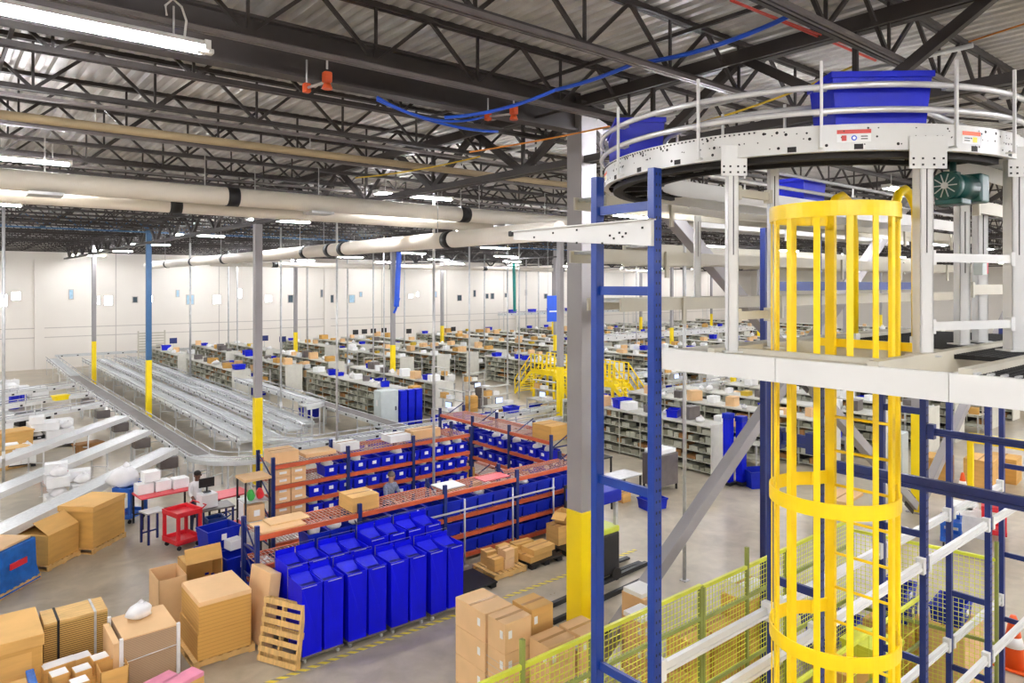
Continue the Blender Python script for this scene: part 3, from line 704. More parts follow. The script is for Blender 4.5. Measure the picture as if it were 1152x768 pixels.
for z in (7.74, 5.36, 4.18, 3.0, 2.3):
    h_ = .12
    MB().arcbox((0, 0), CR, CR + .012, z, z + h_, 48, 312, 44).bar((CR * .669, CR * .743, z + h_ / 2), (LX, .3, z + h_ / 2), .014, h_).bar((CR * .669, -CR * .743, z + h_ / 2), (LX, -.3, z + h_ / 2), .014, h_).build('cage_hoop', 'yellow_lad', t)
MB().box(.56, .6, -.42, .42, 6.625, 6.7).build('hatch_kick_plate', 'yellow_lad', t)

# ------------------------------------------------------------------ blue rack uprights
def upright(name, label, x, ya, yb, z1, braces, w=.1, m='rackblue', z0=0.0):
    t = thing(name, label, 'rack upright', (x, ya, 0)); D = yb - ya
    for y, s in ((0, 1), (D, -1)):
        c = MB(); c.box(-w / 2, w / 2, y - .04, y + .04, z0, z1); p = c.build('post', m, t, .006)
        hb = MB(); z = 1.0
        while z < z1 - .05:
            for dx in (-.022, .022): hb.box(dx - .006, dx + .006, y - .0425, y - .04, z, z + .024)
            z += .1
        if s > 0: hb.build('slot_holes', 'dark', p)['kind'] = 'stuff'
        MB().box(-w / 2 - .03, w / 2 + .03, y - .07, y + .07, 0, .015).build('foot_plate', m, p)
    for za, zb in braces: MB().bar((0, .03, za), (0, D - .03, zb), .04, .085).build('brace', m, t)
    return t
upright('rack_upright', 'tall bright blue rack upright in the foreground', 5.15, 4.18, 4.9, 8.27, [(7.93, 7.93), (7.14, 7.14), (5.27, 5.27), (3.42, 3.42), (1.6, 1.6)], .11)
bl = [(5.55, 5.55), (3.95, 3.95), (2.3, 2.3), (1.1, 1.1)]
for x, lab in ((7.2, 'dark blue rack frame directly behind the yellow cage'), (9.96, 'dark blue rack frame right of the yellow cage'), (12.4, 'dark blue rack frame in front of the right mesh fence'), (14.9, 'dark blue rack frame beyond the orange cone')):
    upright('rack_upright', lab, x, 3.67, 4.2, 6.43, bl if x < 12 else [(5.9, 5.9), (3.95, 3.95), (2.36, 2.36), (1.2, 1.2)], .09, 'navy')
    upright('rack_upright', lab.replace('dark blue rack frame', 'matching dark blue frame out of line') , x, .6, 1.13, 6.43, bl, .09, 'navy')
def beam(p, q, lab, m, w=.05, h=.12, lip=True):
    t = thing('rack_beam', lab, 'rack beam', p); d = Vector(q) - Vector(p); b = MB().bar((0, 0, 0), d, w, h)
    if lip: b.bar((0, 0, -h * .32), d + Vector((0, 0, -h * .32)), w + .03, h * .3)
    b.build('beam_bar', m, t); n = d.normalized()
    for s in (n * .05, d - n * .05): MB().bar(s - n * .04, s + n * .04, w + .05, h + .1).build('end_connector', m, t)
beam((7.2, 3.63, 5.33), (7.2, 1.1, 5.33), 'long dark blue beam crossing behind the cage', 'navy'); beam((9.96, 3.63, 5.31), (9.96, 1.1, 5.31), 'dark blue beam to the right of the cage below the deck', 'navy', .04, .09)
beam((7.2, 4.16, 5.52), (7.2, 3.7, 5.52), 'short dark blue beam left of the cage', 'navy')
for y, z, xa, xb, lab in ((4.2, 3.62, 5.2, 7.15, 'white rail from the tall blue upright to the cage frame'), (4.2, 3.62, 7.25, 9.91, 'white rail passing behind the cage'), (4.2, 3.6, 10.0, 12.35, 'white rail right of the cage, upper back one'), (4.2, 3.6, 12.45, 14.85, 'far white rail at the right, upper back one'),
        (3.67, 3.58, 5.2, 7.15, 'near white rail at the foot of the cage'), (3.67, 3.58, 7.25, 9.91, 'near white rail crossing behind the cage bars'), (3.67, 3.58, 10.0, 12.35, 'white rail right of the cage, upper front one'), (3.67, 3.58, 12.45, 14.85, 'front white rail at the right picture edge'),
        (4.2, 1.56, 7.25, 9.91, 'low white rail at the bottom behind the cage'), (4.2, 1.56, 10.0, 12.35, 'low white rail in front of the mesh fence'), (4.2, 1.56, 12.45, 14.85, 'low far white rail by the cone'), (3.67, 1.56, 10.0, 12.35, 'lowest white rail in front of the fence'), (3.67, 1.56, 12.45, 14.85, 'lowest white rail reaching the cone')):
    beam((xa, y, z), (xb, y, z), lab, 'white', .05, .1)
# tapered white arm
t = thing('cantilever_arm', 'tapered white steel arm pointing left from the tall blue upright', 'bracket arm', (5.06, 4.13, 7.8))
MB().prism([(0, 0), (0, -.25), (1.95, -.1), (1.95, 0)], 0, -.02, .02).prism([(0, 0), (0, -.012), (1.95, -.012), (1.95, 0)], 0, -.05, .05).build('arm_plate', 'white', t)
mb = MB()
for y, z in ((.1, -.08), (.3, -.12), (.34, -.15), (.38, -.11), (.45, -.16), (.5, -.13), (.95, -.05), (1.3, -.06), (.95, -.18), (1.6, -.09), (.6, -.2)): mb.cbox((-.022, y, z), (.006, .022, .02))
mb.build('bolt_holes', 'dark', t); MB().cbox((0, 1.99, -.03), (.08, .07, .06)).build('end_stop', 'black', t, .01)

# ------------------------------------------------------------------ mesh guard fence
def fence_panel(p, q, z0, z1, lab, pitch=.075, posts=4, rails=(1.0, .84, .5)):
    t = thing('mesh_fence', lab, 'fence', (p[0], p[1], 0)); d = Vector((q[0] - p[0], q[1] - p[1], 0)); L = d.length; u = d.normalized()
    mb = MB(); n = int(L / pitch)
    for i in range(n + 1): a = u * (L * i / n); mb.bar((a.x, a.y, z0), (a.x, a.y, z1), .0065, .0065)
    k = int((z1 - z0) / pitch)
    for i in range(k + 1): z = z0 + (z1 - z0) * i / k; mb.bar((0, 0, z), (d.x, d.y, z), .0065, .0065)
    mb.build('wire_mesh', 'fence', t)
    for r in rails: z = z0 + (z1 - z0) * r; MB().bar((0, 0, z), (d.x, d.y, z), .045, .05).build('rail', 'fence_d' if r < 1 else 'fence', t)
    for i in range(posts): a = u * (L * i / (posts - 1)); MB().bar((a.x, a.y, 0), (a.x, a.y, z1 + (.3 if i % 2 else 0)), .05, .05).build('post', 'fence_d', t)
    return t
fence_panel((4.0, 6.0), (8.4, 6.0), .1, 2.95, 'yellow green mesh fence in front of the tall carton stack', posts=5); fence_panel((8.46, 6.0), (12.9, 6.0), .1, 2.92, 'yellow green mesh fence behind the cage and white rails', posts=5)
fence_panel((13.0, 6.0), (13.4, 3.85), .1, 2.72, 'yellow mesh fence end panel in front of the orange cone', posts=2, rails=(1.0, .48))
fence_panel((4.6, 4.75), (12.9, 4.75), .1, 2.0, 'lower yellow green inner guard rail behind the white rails', pitch=.4, posts=6, rails=(1.0, .6))
# ------------------------------------------------------------------ floor conveyors
def conveyor(label, p, q, w=.7, style='roller', legs=3.0, guards=True, h=.16, m='conv', bedm=None, name='conveyor', dots=True):
    p, q = Vector(p), Vector(q); d = q - p; L = Vector((d.x, d.y)).length; rz = math.atan2(d.y, d.x); sl = d.z / L
    t = thing(name, label, 'conveyor', (p.x, p.y, 0), rz); zz = lambda x: p.z + sl * x
    for s in (-1, 1):
        sc_ = MB().bar((0, s * w / 2, zz(0) - h / 2), (L, s * w / 2, zz(L) - h / 2), .045, h).build('side_channel', m, t)
        if dots:
            mb = MB(); x = .4
            while x < L: mb.cbox((x, s * (w / 2 + .03), zz(x) - h / 2), (.12, .02, .08)); x += 1.1
            mb.build('roller_brackets', 'dark', sc_)
    mb = MB()
    if style == 'belt': mb.bar((0, 0, zz(0) - .04), (L, 0, zz(L) - .04), w - .06, .06)
    else:
        x = .08
        while x < L: mb.tube((x, -w / 2 + .03, zz(x) - .03), (x, w / 2 - .03, zz(x) - .03), .03, 6); x += .11 if L < 16 else .2
        mb.bar((0, 0, zz(0) - .09), (L, 0, zz(L) - .09), w - .08, .03)
    mb.build('belt' if style == 'belt' else 'roller_bed', bedm or ('belt' if style == 'belt' else 'roller'), t)
    n = min(40, max(2, int(L / legs) + 1))
    for i in range(n):
        x = .2 + (L - .4) * i / (n - 1); z = zz(x) - h
        lb = MB()
        for s in (-1, 1): lb.box(x - .025, x + .025, s * w / 2 - .02, s * w / 2 + .02, .01, z).box(x - .07, x + .07, s * w / 2 - .06, s * w / 2 + .06, 0, .012)
        lb.bar((x, -w / 2, z * .45), (x, w / 2, z * .45), .04, .04).build('leg_stand', m, t)
    if guards:
        for s in (-1, 1):
            g = MB().bar((0, s * (w / 2 + .04), zz(0) + .14), (L, s * (w / 2 + .04), zz(L) + .14), .02, .04); x = .3
            while x < L: g.bar((x, s * (w / 2 + .04), zz(x) - .05), (x, s * (w / 2 + .04), zz(x) + .14), .02, .03); x += 1.6
            g.build('guard_rail', 'chrome', t)
    return t
conveyor('brown belt conveyor running to the far wall at left', (7.6, 27.0, 1.0), (7.6, 56, 1.0), .75, 'belt', 3.2, True)
conveyor('white roller section at the far end of the brown belt', (7.6, 56.1, 1.05), (7.6, 67, 1.3), .75, 'roller', 3, True, m='white')
conveyor('pale conveyor running along the foot of the far wall', (7.9, 67.6, 1.5), (21, 67.6, 1.5), .7, 'roller', 3, False)
SPD = Vector((-.716, -.698, 0))
for i, (y, L, lab) in enumerate([(27.9, 13, 'nearest white spur conveyor slanting down to lower left'), (32.0, 15, 'second white spur conveyor slanting to the left'), (36.1, 15, 'third white spur conveyor behind the second'), ]):
    a = Vector((6.8, y, 1.25)); b = a + SPD * L; b.z = 1.25 - .052 * L
    conveyor(lab, a, b, .62, 'belt', 2.2, False, h=.2, m='white', bedm='roller', name='spur_conveyor', dots=False)
for y, ang, lab in ((40.3, 66, 'fourth spur conveyor running flatter to the left'), (44.5, 66, 'fifth spur conveyor running to the left above a black bin'), (49, 66, 'sixth spur conveyor farther back at left')):
    a = Vector((6.8, y, 1.3)); b = a + Vector((-math.sin(math.radians(ang)), -math.cos(math.radians(ang)), 0)) * 13; b.z = 1.15
    conveyor(lab, a, b, .6, 'roller', 2.4, True, m='white', name='spur_conveyor')
for i, (y, lab) in enumerate(((27.9, 'nearest'), (32.0, 'second'), (36.1, 'third'), (40.3, 'fourth'), (44.5, 'fifth'))):
    t = thing('spur_drive', 'grey drive unit where the %s spur leaves the brown belt' % lab, 'conveyor drive', (6.65, y - .25, 0))
    MB().box(-.3, .3, -.3, .3, .6, 1.0).build('drive_guard', 'steel_lt', t, .02)
    for sx_ in (-.3, .3):
        for sy_ in (-.3, .3): MB().box(sx_ - .03, sx_ + .03, sy_ - .03, sy_ + .03, 0, .62).build('leg', 'conv', t)
    MB().bar((-.3, -.3, .3), (.3, .3, .3), .03, .03).build('cross_bar', 'conv', t)
lanes = [(9.9, 28.5, 66, 'wide silver roller conveyor nearest the brown belt'), (10.85, 28.5, 66, 'second silver roller conveyor of the long parallel pair'), (12.2, 29.5, 66, 'third long silver roller conveyor'), (13.15, 30.5, 66, 'fourth long silver roller conveyor beside the third')]
for x, a, b, lab in lanes: conveyor(lab, (x, a, 1.0), (x, b, 1.15), .72, 'roller', 3.0, True)
conveyor('upper conveyor spur running towards the far shelving', (14.6, 33, 1.5), (14.6, 43.5, 1.5), .8, 'roller', 3, True)
conveyor('dark belt conveyor between the column and the grey cabinet', (16.2, 27.2, .9), (16.2, 38, .9), .7, 'belt', 3, False)
conveyor('long cross conveyor running behind the orange racks', (9.4, 26.3, 1.05), (46, 26.3, 1.05), .75, 'roller', 3.0, True)
conveyor('lower cross conveyor in front of the long one', (11, 24.6, .85), (23.6, 24.6, .85), .7, 'roller', 3.0, True)
conveyor('far cross conveyor beyond the yellow crossover', (44, 43.5, 2.6), (70, 43.5, 2.6), .9, 'roller', 6, True, h=.4, m='white')
conveyor('high far conveyor carrying blue totes near the back wall', (55, 69, 3.6), (98, 69, 3.6), .9, 'roller', 6, True, h=.3)
conveyor('conveyor crossing beyond the right hand shelving', (33, 30.5, 1.4), (80, 30.5, 1.4), .9, 'roller', 6, True, h=.25, m='white')
def curve_conv(label, c, r, w, a0, a1, z, n=24):
    t = thing('curved_conveyor', label, 'conveyor', (c[0], c[1], 0))
    MB().arcbox((0, 0), r + w / 2, r + w / 2 + .03, z - .16, z, a0, a1, n).build('side_channel', 'conv', t); MB().arcbox((0, 0), r - w / 2 - .03, r - w / 2, z - .16, z, a0, a1, n).build('side_channel', 'conv', t)
    mb = MB()
    for i in range(30): a = math.radians(a0 + (a1 - a0) * (i + .5) / 30); mb.tube(((r - w / 2) * math.cos(a), (r - w / 2) * math.sin(a), z - .03), ((r + w / 2) * math.cos(a), (r + w / 2) * math.sin(a), z - .03), .025, 6, .034)
    mb.build('roller_bed', 'roller', t)
    for s in (-1, 1): MB().path([((r + s * (w / 2 + .05)) * math.cos(math.radians(a0 + (a1 - a0) * i / n)), (r + s * (w / 2 + .05)) * math.sin(math.radians(a0 + (a1 - a0) * i / n)), z + .14) for i in range(n + 1)], .02, 6).build('guard_rail', 'chrome', t)
    for i in range(4):
        a = math.radians(a0 + (a1 - a0) * (i + .5) / 4); c_, s_ = math.cos(a), math.sin(a); lb = MB()
        for q in (r - w / 2, r + w / 2): lb.cbox((c_ * q, s_ * q, (z - .16) / 2), (.05, .05, z - .16))
        lb.bar((c_ * (r - w / 2), s_ * (r - w / 2), .4), (c_ * (r + w / 2), s_ * (r + w / 2), .4), .03, .04)
        lb.build('leg_stand', 'conv', t)
curve_conv('curved conveyor at the near end of the brown belt left of the column', (9.4, 27.0), 1.8, .75, 180, 270, 1.0) if False else None
curve_conv('curved conveyor sweeping round below the end of the brown belt', (9.2, 27.0), 1.6, .75, 180, 268, 1.02)
curve_conv('curved conveyor behind the yellow based rack column', (12.0, 28.4), 1.2, .7, 180, 270, 1.0)
curve_conv('curved conveyor end beside the upper spur conveyor', (13.6, 33), 1.0, .8, 270, 360, 1.5)
t = thing('control_cabinet', 'pale grey control cabinet between the conveyors', 'cabinet', (11.65, 30.3, 0))
MB().box(-.5, .5, -.35, .35, .1, 1.95).build('cabinet_body', 'cab', t, .02)
t.location = (17.6, 31.2, 0)
d_ = MB().box(-.48, .48, -.37, -.35, .15, 1.9).build('door', 'cab', t, .01); MB().box(.3, .36, -.4, -.37, .95, 1.15).build('handle', 'black', d_); MB().box(-.52, -.5, -.1, .1, 1.2, 1.5).build('switch_panel', 'white', t); MB().box(-.45, .45, -.3, .3, 0, .1).build('plinth', 'dark', t)

# ------------------------------------------------------------------ orange pallet racks
def rack(label, x0, y0, L, bays, D, levels, ztop, rz=0.0, clut=None, post='navy', deckall=True):
    t = thing('pallet_rack', label, 'rack', (x0, y0, 0), rz); n = bays + 1
    for i in range(n):
        x = L * i / bays; mb = MB()
        up = thing_part('upright_frame', t)
        for y in (0, D):
            MB().box(x - .045, x + .045, y - .04, y + .04, 0, ztop + .22).build('upright_post', post, up)
        z = .3; mb = MB()
        while z < ztop: mb.bar((x, .03, z), (x, D - .03, z), .03, .04); mb.bar((x, .03, z), (x, D - .03, z + .5), .025, .03); z += .6
        mb.build('lacing', post, up)
    for z in levels:
        for i in range(bays):
            a, b = L * i / bays + .05, L * (i + 1) / bays - .05
            for y in (0, D): MB().box(a, b, y - .03, y + .03, z - .1, z).build('beam', 'orange', t)
            mb = MB(); x = a
            while x < b: mb.box(x, x + .018, .03, D - .03, z - .012, z - .002); x += .09
            y = .1
            while y < D: mb.box(a, b, y, y + .018, z - .02, z - .012); y += .16
            mb.build('wire_deck', 'mesh', t)
    return t
def thing_part(name, parent):
    o = bpy.data.objects.new(name, None); COL.objects.link(o); o.parent = parent; return o
R1 = rack('long orange rack of blue totes behind the blue carts', 5.35, 14.95, 9.55, 4, .82, [.22, .74, 1.24, 1.88], 1.88)
R2 = rack('orange rack of blue totes at the back of the aisle', 6.95, 18.25, 6.4, 3, 1.1, [.4, .92, 1.42, 1.9, 2.45], 2.45)
R3 = rack('orange rack set end on beyond the aisle on the right', 14.95, 19.0, 6.2, 3, 1.1, [.5, 1.1, 1.65, 2.3], 2.3, -math.pi / 2)
R3.location = (14.95, 22.4, 0)
# totes on the racks; R3 faces -X
TP = Proto(tote_mesh(.4, .55, .3, 'tote', True)); TPF = Proto(tote_mesh(.46, .6, .3, 'tote2', False)); bags = []
def rowtotes(x0, x1, y, z, n, lab, depth=.05, sc=(1, 1, 1), skip=(), rz=0, along='x', tp=None):
    for i in range(n):
        if i in skip: continue
        s = x0 + (x1 - x0) * (i + .5) / n
        loc = (s, y, z) if along == 'x' else (y, x0 + x1 - s, z)
        yield (tp or TP).put((loc[0], loc[1], z + .002), rz + RND.uniform(-.03, .03), lab % ORD[i], None, sc)
for z, rn in ((1.9, 'top tote shelf'), (1.42, 'second tote shelf'), (.92, 'lower tote shelf')):
    skip = (0, 1) if z > 1 else (0,)
    sk = (0, 1, 2) if z > 1.8 else (0, 1)
    for o in rowtotes(7.05, 13.25, 18.55, z, 14, '%s blue tote from the left, ' + rn + ', back orange rack', skip=sk): bags.append(o)
for z, rn in ((1.24, 'upper shelf'), (.74, 'middle shelf'), (.22, 'bottom shelf')):
    for o in rowtotes(5.45, 14.85, 15.28, z, 18, '%s blue tote from the left, ' + rn + ', long front rack', sc=(1.08, 1.0, 1.3 if z > 1 else 1.1), skip=(0, 1) if z > 1 else (7,), tp=TPF): bags.append(o)
for z, rn in ((1.65, 'upper shelf'), (1.1, 'middle shelf')):
    for o in rowtotes(16.35, 22.3, 15.25, z, 11, '%s blue tote from the far end, ' + rn + ', end on orange rack', rz=-math.pi / 2, along='y'): bags.append(o)
def bag_proto(seed=1, name='white_bag'):
    t = thing(name, 'x', 'bag'); MB().blob((0, 0, .1), (.2, .17, .14), seed).build('bag_body', 'bag', t); MB().lathe([(.02, 0), (.05, .06), (.01, .1)], (.05, .02, .2), 8).build('knot', 'bag', t); return t
BP = [Proto(bag_proto(3)), Proto(bag_proto(9))]
nb = 0
for o in bags:
    if RND.random() < .55:
        b = BP[nb % 2].put((o.location.x, o.location.y + (.02 if o.rotation_euler.z > -1 else 0), o.location.z + (.2 if 'long front' not in o['label'] else .28)), RND.uniform(0, 6), 'white bag in the ' + o['label'].replace(' blue tote from', ' tote from'), None, (.85, .9, .9)); nb += 1
# kraft boxes and loose goods
def carton(l, w, h, label, loc, rz=0, m='card', name='cardboard_box', cat='box', tape=True, labels=(), group=None, bevel=.012, ti='tape', flat=False):
    t = thing(name, label, cat, loc, rz, group); MB().box(-l / 2, l / 2, -w / 2, w / 2, 0, h).build('box_body', m, t, bevel)
    if tape:
        MB().box(-l / 2 - .002, l / 2 + .002, -.03, .03, h - .001, h + .003).build('tape_strip', ti, t)
        MB().box(-l / 2, l / 2, -.003, .003, h, h + .0035).build('flap_seam', 'cardin', t)
    for (side, a, b, ww, hh) in labels:
        if side == 'x': MB().box(-l / 2 - .004, -l / 2, a - ww / 2, a + ww / 2, b - hh / 2, b + hh / 2).build('paper_label', 'paper', t)
        else: MB().box(a - ww / 2, a + ww / 2, -w / 2 - .004, -w / 2, b - hh / 2, b + hh / 2).build('paper_label', 'paper', t)
    return t
def open_carton(l, w, h, label, loc, rz=0, m='card', flaps=(1, 1, 1, 1), name='open_cardboard_box', fl=.25):
    t = thing(name, label, 'box', loc, rz); b = MB(); e = .012
    b.box(-l / 2, l / 2, -w / 2, w / 2, 0, .01).box(-l / 2, -l / 2 + e, -w / 2, w / 2, 0, h).box(l / 2 - e, l / 2, -w / 2, w / 2, 0, h).box(-l / 2, l / 2, -w / 2, -w / 2 + e, 0, h).box(-l / 2, l / 2, w / 2 - e, w / 2, 0, h).build('box_body', m, t)
    for k, (cx, cy, ax_) in enumerate(((-l / 2, 0, 0), (l / 2, 0, 0), (0, -w / 2, 1), (0, w / 2, 1))):
        if not flaps[k]: continue
        s = -1 if k in (0, 2) else 1; f = fl * flaps[k]; dz = -.5 * fl if flaps[k] > 0 else 0
        if ax_ == 0: MB().add([(cx, -w / 2, h), (cx, w / 2, h), (cx + s * f, w / 2, h + dz), (cx + s * f, -w / 2, h + dz), (cx, -w / 2, h - .01), (cx, w / 2, h - .01), (cx + s * f, w / 2, h + dz - .01), (cx + s * f, -w / 2, h + dz - .01)], [(0, 1, 2, 3), (7, 6, 5, 4), (0, 3, 7, 4), (1, 5, 6, 2), (2, 6, 7, 3), (0, 4, 5, 1)]).build('flap', m, t)
        else: MB().add([(-l / 2, cy, h), (l / 2, cy, h), (l / 2, cy + s * f, h + dz), (-l / 2, cy + s * f, h + dz), (-l / 2, cy, h - .01), (l / 2, cy, h - .01), (l / 2, cy + s * f, h + dz - .01), (-l / 2, cy + s * f, h + dz - .01)], [(0, 1, 2, 3), (7, 6, 5, 4), (0, 3, 7, 4), (1, 5, 6, 2), (2, 6, 7, 3), (0, 4, 5, 1)]).build('flap', m, t)
    return t
def pallet(l, w, label, loc, rz=0, rx=0, m='wood'):
    t = thing('wooden_pallet', label, 'pallet', loc, rz); t.rotation_euler = (rx, 0, rz)
    n = 7
    for i in range(n): x = -l / 2 + .05 + (l - .1) * i / (n - 1); MB().box(x - .05, x + .05, -w / 2, w / 2, .118, .138).build('top_board', m, t)
    for y in (-w / 2 + .03, 0, w / 2 - .03): MB().box(-l / 2, l / 2, y - .022, y + .022, .02, .118).build('stringer', m, t)
    for x in (-l / 2 + .06, 0, l / 2 - .06): MB().box(x - .06, x + .06, -w / 2, w / 2, 0, .02).build('bottom_board', m, t)
    return t
def gaylord(l, w, h, label, loc, plabel, lid=True, m='card2', roof=False, rz=0.0):
    pallet(l + .06, w + .06, plabel, (loc[0], loc[1], 0), rz); z = .14
    t = thing('cardboard_crate', label, 'crate', (loc[0], loc[1], z), rz); MB().box(-l / 2, l / 2, -w / 2, w / 2, 0, h).build('crate_body', m, t, .01)
    if lid: MB().box(-l / 2 - .02, l / 2 + .02, -w / 2 - .02, w / 2 + .02, h - .13, h + .02).build('lid', 'card', t, .01)
    if roof:
        MB().add([(-l / 2, -w / 2, h), (l / 2, -w / 2, h), (l / 2, 0, h + .3), (-l / 2, 0, h + .3), (-l / 2, -w / 2, h - .01), (l / 2, -w / 2, h - .01), (l / 2, 0, h + .29), (-l / 2, 0, h + .29)], [(0, 1, 2, 3), (7, 6, 5, 4), (0, 3, 7, 4), (1, 5, 6, 2), (2, 6, 7, 3), (0, 4, 5, 1)]).build('flap', 'card', t)
        MB().add([(-l / 2, w / 2, h), (l / 2, w / 2, h), (l / 2, 0, h + .25), (-l / 2 + .2, 0, h + .25), (-l / 2, w / 2, h - .01), (l / 2, w / 2, h - .01), (l / 2, 0, h + .24), (-l / 2 + .2, 0, h + .24)], [(0, 1, 2, 3), (7, 6, 5, 4), (0, 3, 7, 4), (1, 5, 6, 2), (2, 6, 7, 3), (0, 4, 5, 1)]).build('flap', 'cardin', t)
    return t
# boxes on the back rack's left bay, small and stacked
for z, r in ((1.42, 'third'), (1.9, 'fourth'), (.92, 'second')):
    for i in range(2):
        for k in range(2 if z > .9 else 1):
            carton(.4, .5, .2, 'small kraft box, %s column, %s layer, %s shelf up, back rack left bay' % (ORD[i], ORD[k], r), (7.25 + i * .43, 18.58, z + k * .205), 0, 'cardp', labels=(('y', 0, .1, .2, .06),), bevel=0)
for x, y, z, l, w, h, m, lab in [(7.35, 18.7, 2.452, .7, .7, .3, 'cardp', 'open topped kraft box at the left end on top of the back rack'), (8.4, 18.8, 2.452, .9, .6, .1, 'cardp', 'flat kraft box on top of the back rack'), (9.3, 18.8, 2.452, .6, .5, .22, 'paper', 'white box on top of the back rack'), (11.9, 18.8, 2.452, 1.0, .5, .26, 'cardp', 'long kraft box near the right end on top of the back rack'), (11.0, 18.9, 2.452, .7, .6, .2, 'paper', 'white box beside the long kraft box on top of the back rack'),
        (7.95, 15.4, 1.882, .7, .7, .34, 'card', 'big kraft box standing on top of the front rack'), (5.95, 15.36, 1.882, 1.0, .78, .04, 'cardp', 'flattened kraft sheet on the left end of the front rack'), (6.2, 15.5, 1.925, .9, .5, .03, 'cardp', 'second flattened kraft sheet lying on the first on the front rack'),
        (12.6, 18.0, 0, .5, .4, .9, 'card', 'tall kraft carton standing in the gap beside the back rack'), (13.9, 19.6, 0, .8, .6, 1.0, 'card2', 'kraft carton at the far mouth of the rack aisle'), (13.6, 18.6, 0, .55, .5, .8, 'card', 'kraft carton in front of another at the aisle mouth'), (15.4, 16.7, 2.302, .8, .9, .45, 'card2', 'kraft box on the near end of the end on rack'),
        (10.6, 15.5, 1.882, .7, .6, .03, 'paper', 'white sheet lying on top of the front rack'), (12.0, 15.4, 1.882, .9, .5, .02, 'redl', 'red sheet lying on top of the front rack')]:
    carton(l, w, h, lab, (x, y, z), 0, m, tape=h > .1, bevel=.006, name='cardboard_box' if m.startswith('card') else ('paper_sheet' if h < .05 else 'white_box'), cat='box' if h > .05 else 'sheet')
# scanner stand poles in front of the front rack
for i, x in enumerate((9.2, 10.6, 12.2, 13.7)):
    t = thing('guard_pole', '%s slim grey pole from the left in front of the long front rack' % ORD[i], 'pole', (x, 14.75, 0)); MB().tube((0, 0, 0), (0, 0, 1.7), .025, 8).build('pole_tube', 'galv', t); MB().box(-.08, .08, -.08, .08, 0, .015).build('base_plate', 'galv', t)
t = thing('guard_bar', 'grey horizontal bar along the front of the long rack', 'rail', (9.2, 14.7, 1.45)); MB().bar((0, 0, 0), (4.5, 0, 0), .03, .04).build('bar_tube', 'galv', t)
t = thing('sign_frame', 'black and yellow frame at the right end of the front rack', 'frame', (14.4, 14.5, 0))
MB().box(-.5, .5, -.03, .03, .5, 1.5).build('dark_panel', 'black', t); MB().box(-.12, .06, -.04, -.03, 1.0, 1.25).build('yellow_mark', 'yellow', t)
for s in (-.45, .45): MB().box(s - .03, s + .03, -.03, .03, 0, .5).build('leg', 'black', t)

# ------------------------------------------------------------------ blue roll carts
def cart():
    t = thing('roll_cart', 'x', 'cart'); W, D, H = .86, .66, 1.5
    b = MB().box(-W / 2, W / 2, -D / 2, D / 2, .12, .17).build('base_frame', 'steel_lt', t)
    for sx_ in (-1, 1):
        for sy_ in (-1, 1):
            c = MB().tube((sx_ * .34 - .02, sy_ * .24, .05), (sx_ * .34 + .02, sy_ * .24, .05), .05, 12).box(sx_ * .34 - .03, sx_ * .34 + .03, sy_ * .24 - .02, sy_ * .24 + .02, .06, .12).build('caster', 'galv', b)
    for s in (-1, 1):
        x0, x1 = (-W / 2, -.012) if s < 0 else (.012, W / 2); mb = MB(); e = .012; tp = .02
        mb.frustum((x0 + tp, x0 + e + tp, -D / 2, D / 2), .17, (x0, x0 + e, -D / 2, D / 2), H).frustum((x1 - e - tp, x1 - tp, -D / 2, D / 2), .17, (x1 - e, x1, -D / 2, D / 2), H)
        mb.frustum((x0 + tp, x1 - tp, -D / 2, -D / 2 + e), .17, (x0, x1, -D / 2, -D / 2 + e), H).frustum((x0 + tp, x1 - tp, D / 2 - e, D / 2), .17, (x0, x1, D / 2 - e, D / 2), H + .12)
        bn = mb.build('blue_bin', 'cart', t, .008)
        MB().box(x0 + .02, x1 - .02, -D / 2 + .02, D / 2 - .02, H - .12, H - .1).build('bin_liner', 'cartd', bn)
        MB().add([(x0 + .02, D / 2 - .02, H + .02), (x1 - .02, D / 2 - .02, H + .02), (x1 - .03, -.02, H - .08), (x0 + .03, -.02, H - .08)], [(0, 1, 2, 3)]).build('folded_flap', 'cart', bn)
    wr = MB().path([(-W / 2, D / 2 + .02, .17), (-W / 2, D / 2 + .02, H + .16), (W / 2, D / 2 + .02, H + .16), (W / 2, D / 2 + .02, .17)], .007, 6).bar((-W / 2, D / 2 + .02, H + .06), (W / 2, D / 2 + .02, H + .06), .01, .01)
    wr.build('wire_handle', 'steel_lt', t)
    MB().box(-W / 2, -W / 2 + .3, -D / 2 - .004, -D / 2, H - .04, H - .028).box(.1, .38, -D / 2 - .004, -D / 2, H - .04, H - .028).build('rim_strip', 'galv', t)
    return t
CP = Proto(cart())
cl = ['leftmost blue roll cart of the front row, beside the leaning pallet', 'second blue roll cart of the front row', 'third blue roll cart of the front row', 'rightmost blue roll cart of the front row, by the tall carton stack']
cl2 = ['leftmost blue roll cart of the back row', 'second blue roll cart of the back row', 'third blue roll cart of the back row', 'rightmost blue roll cart of the back row, standing tallest']
for i in range(4):
    CP.put((5.85 + .94 * i, 13.12 - .03 * i, 0), RND.uniform(-.03, .03), cl[i], None); CP.put((5.95 + .92 * i, 14.05 - .02 * i, 0), RND.uniform(-.04, .04), cl2[i], None, (1, 1, 1.05 if i < 2 else 1.14))
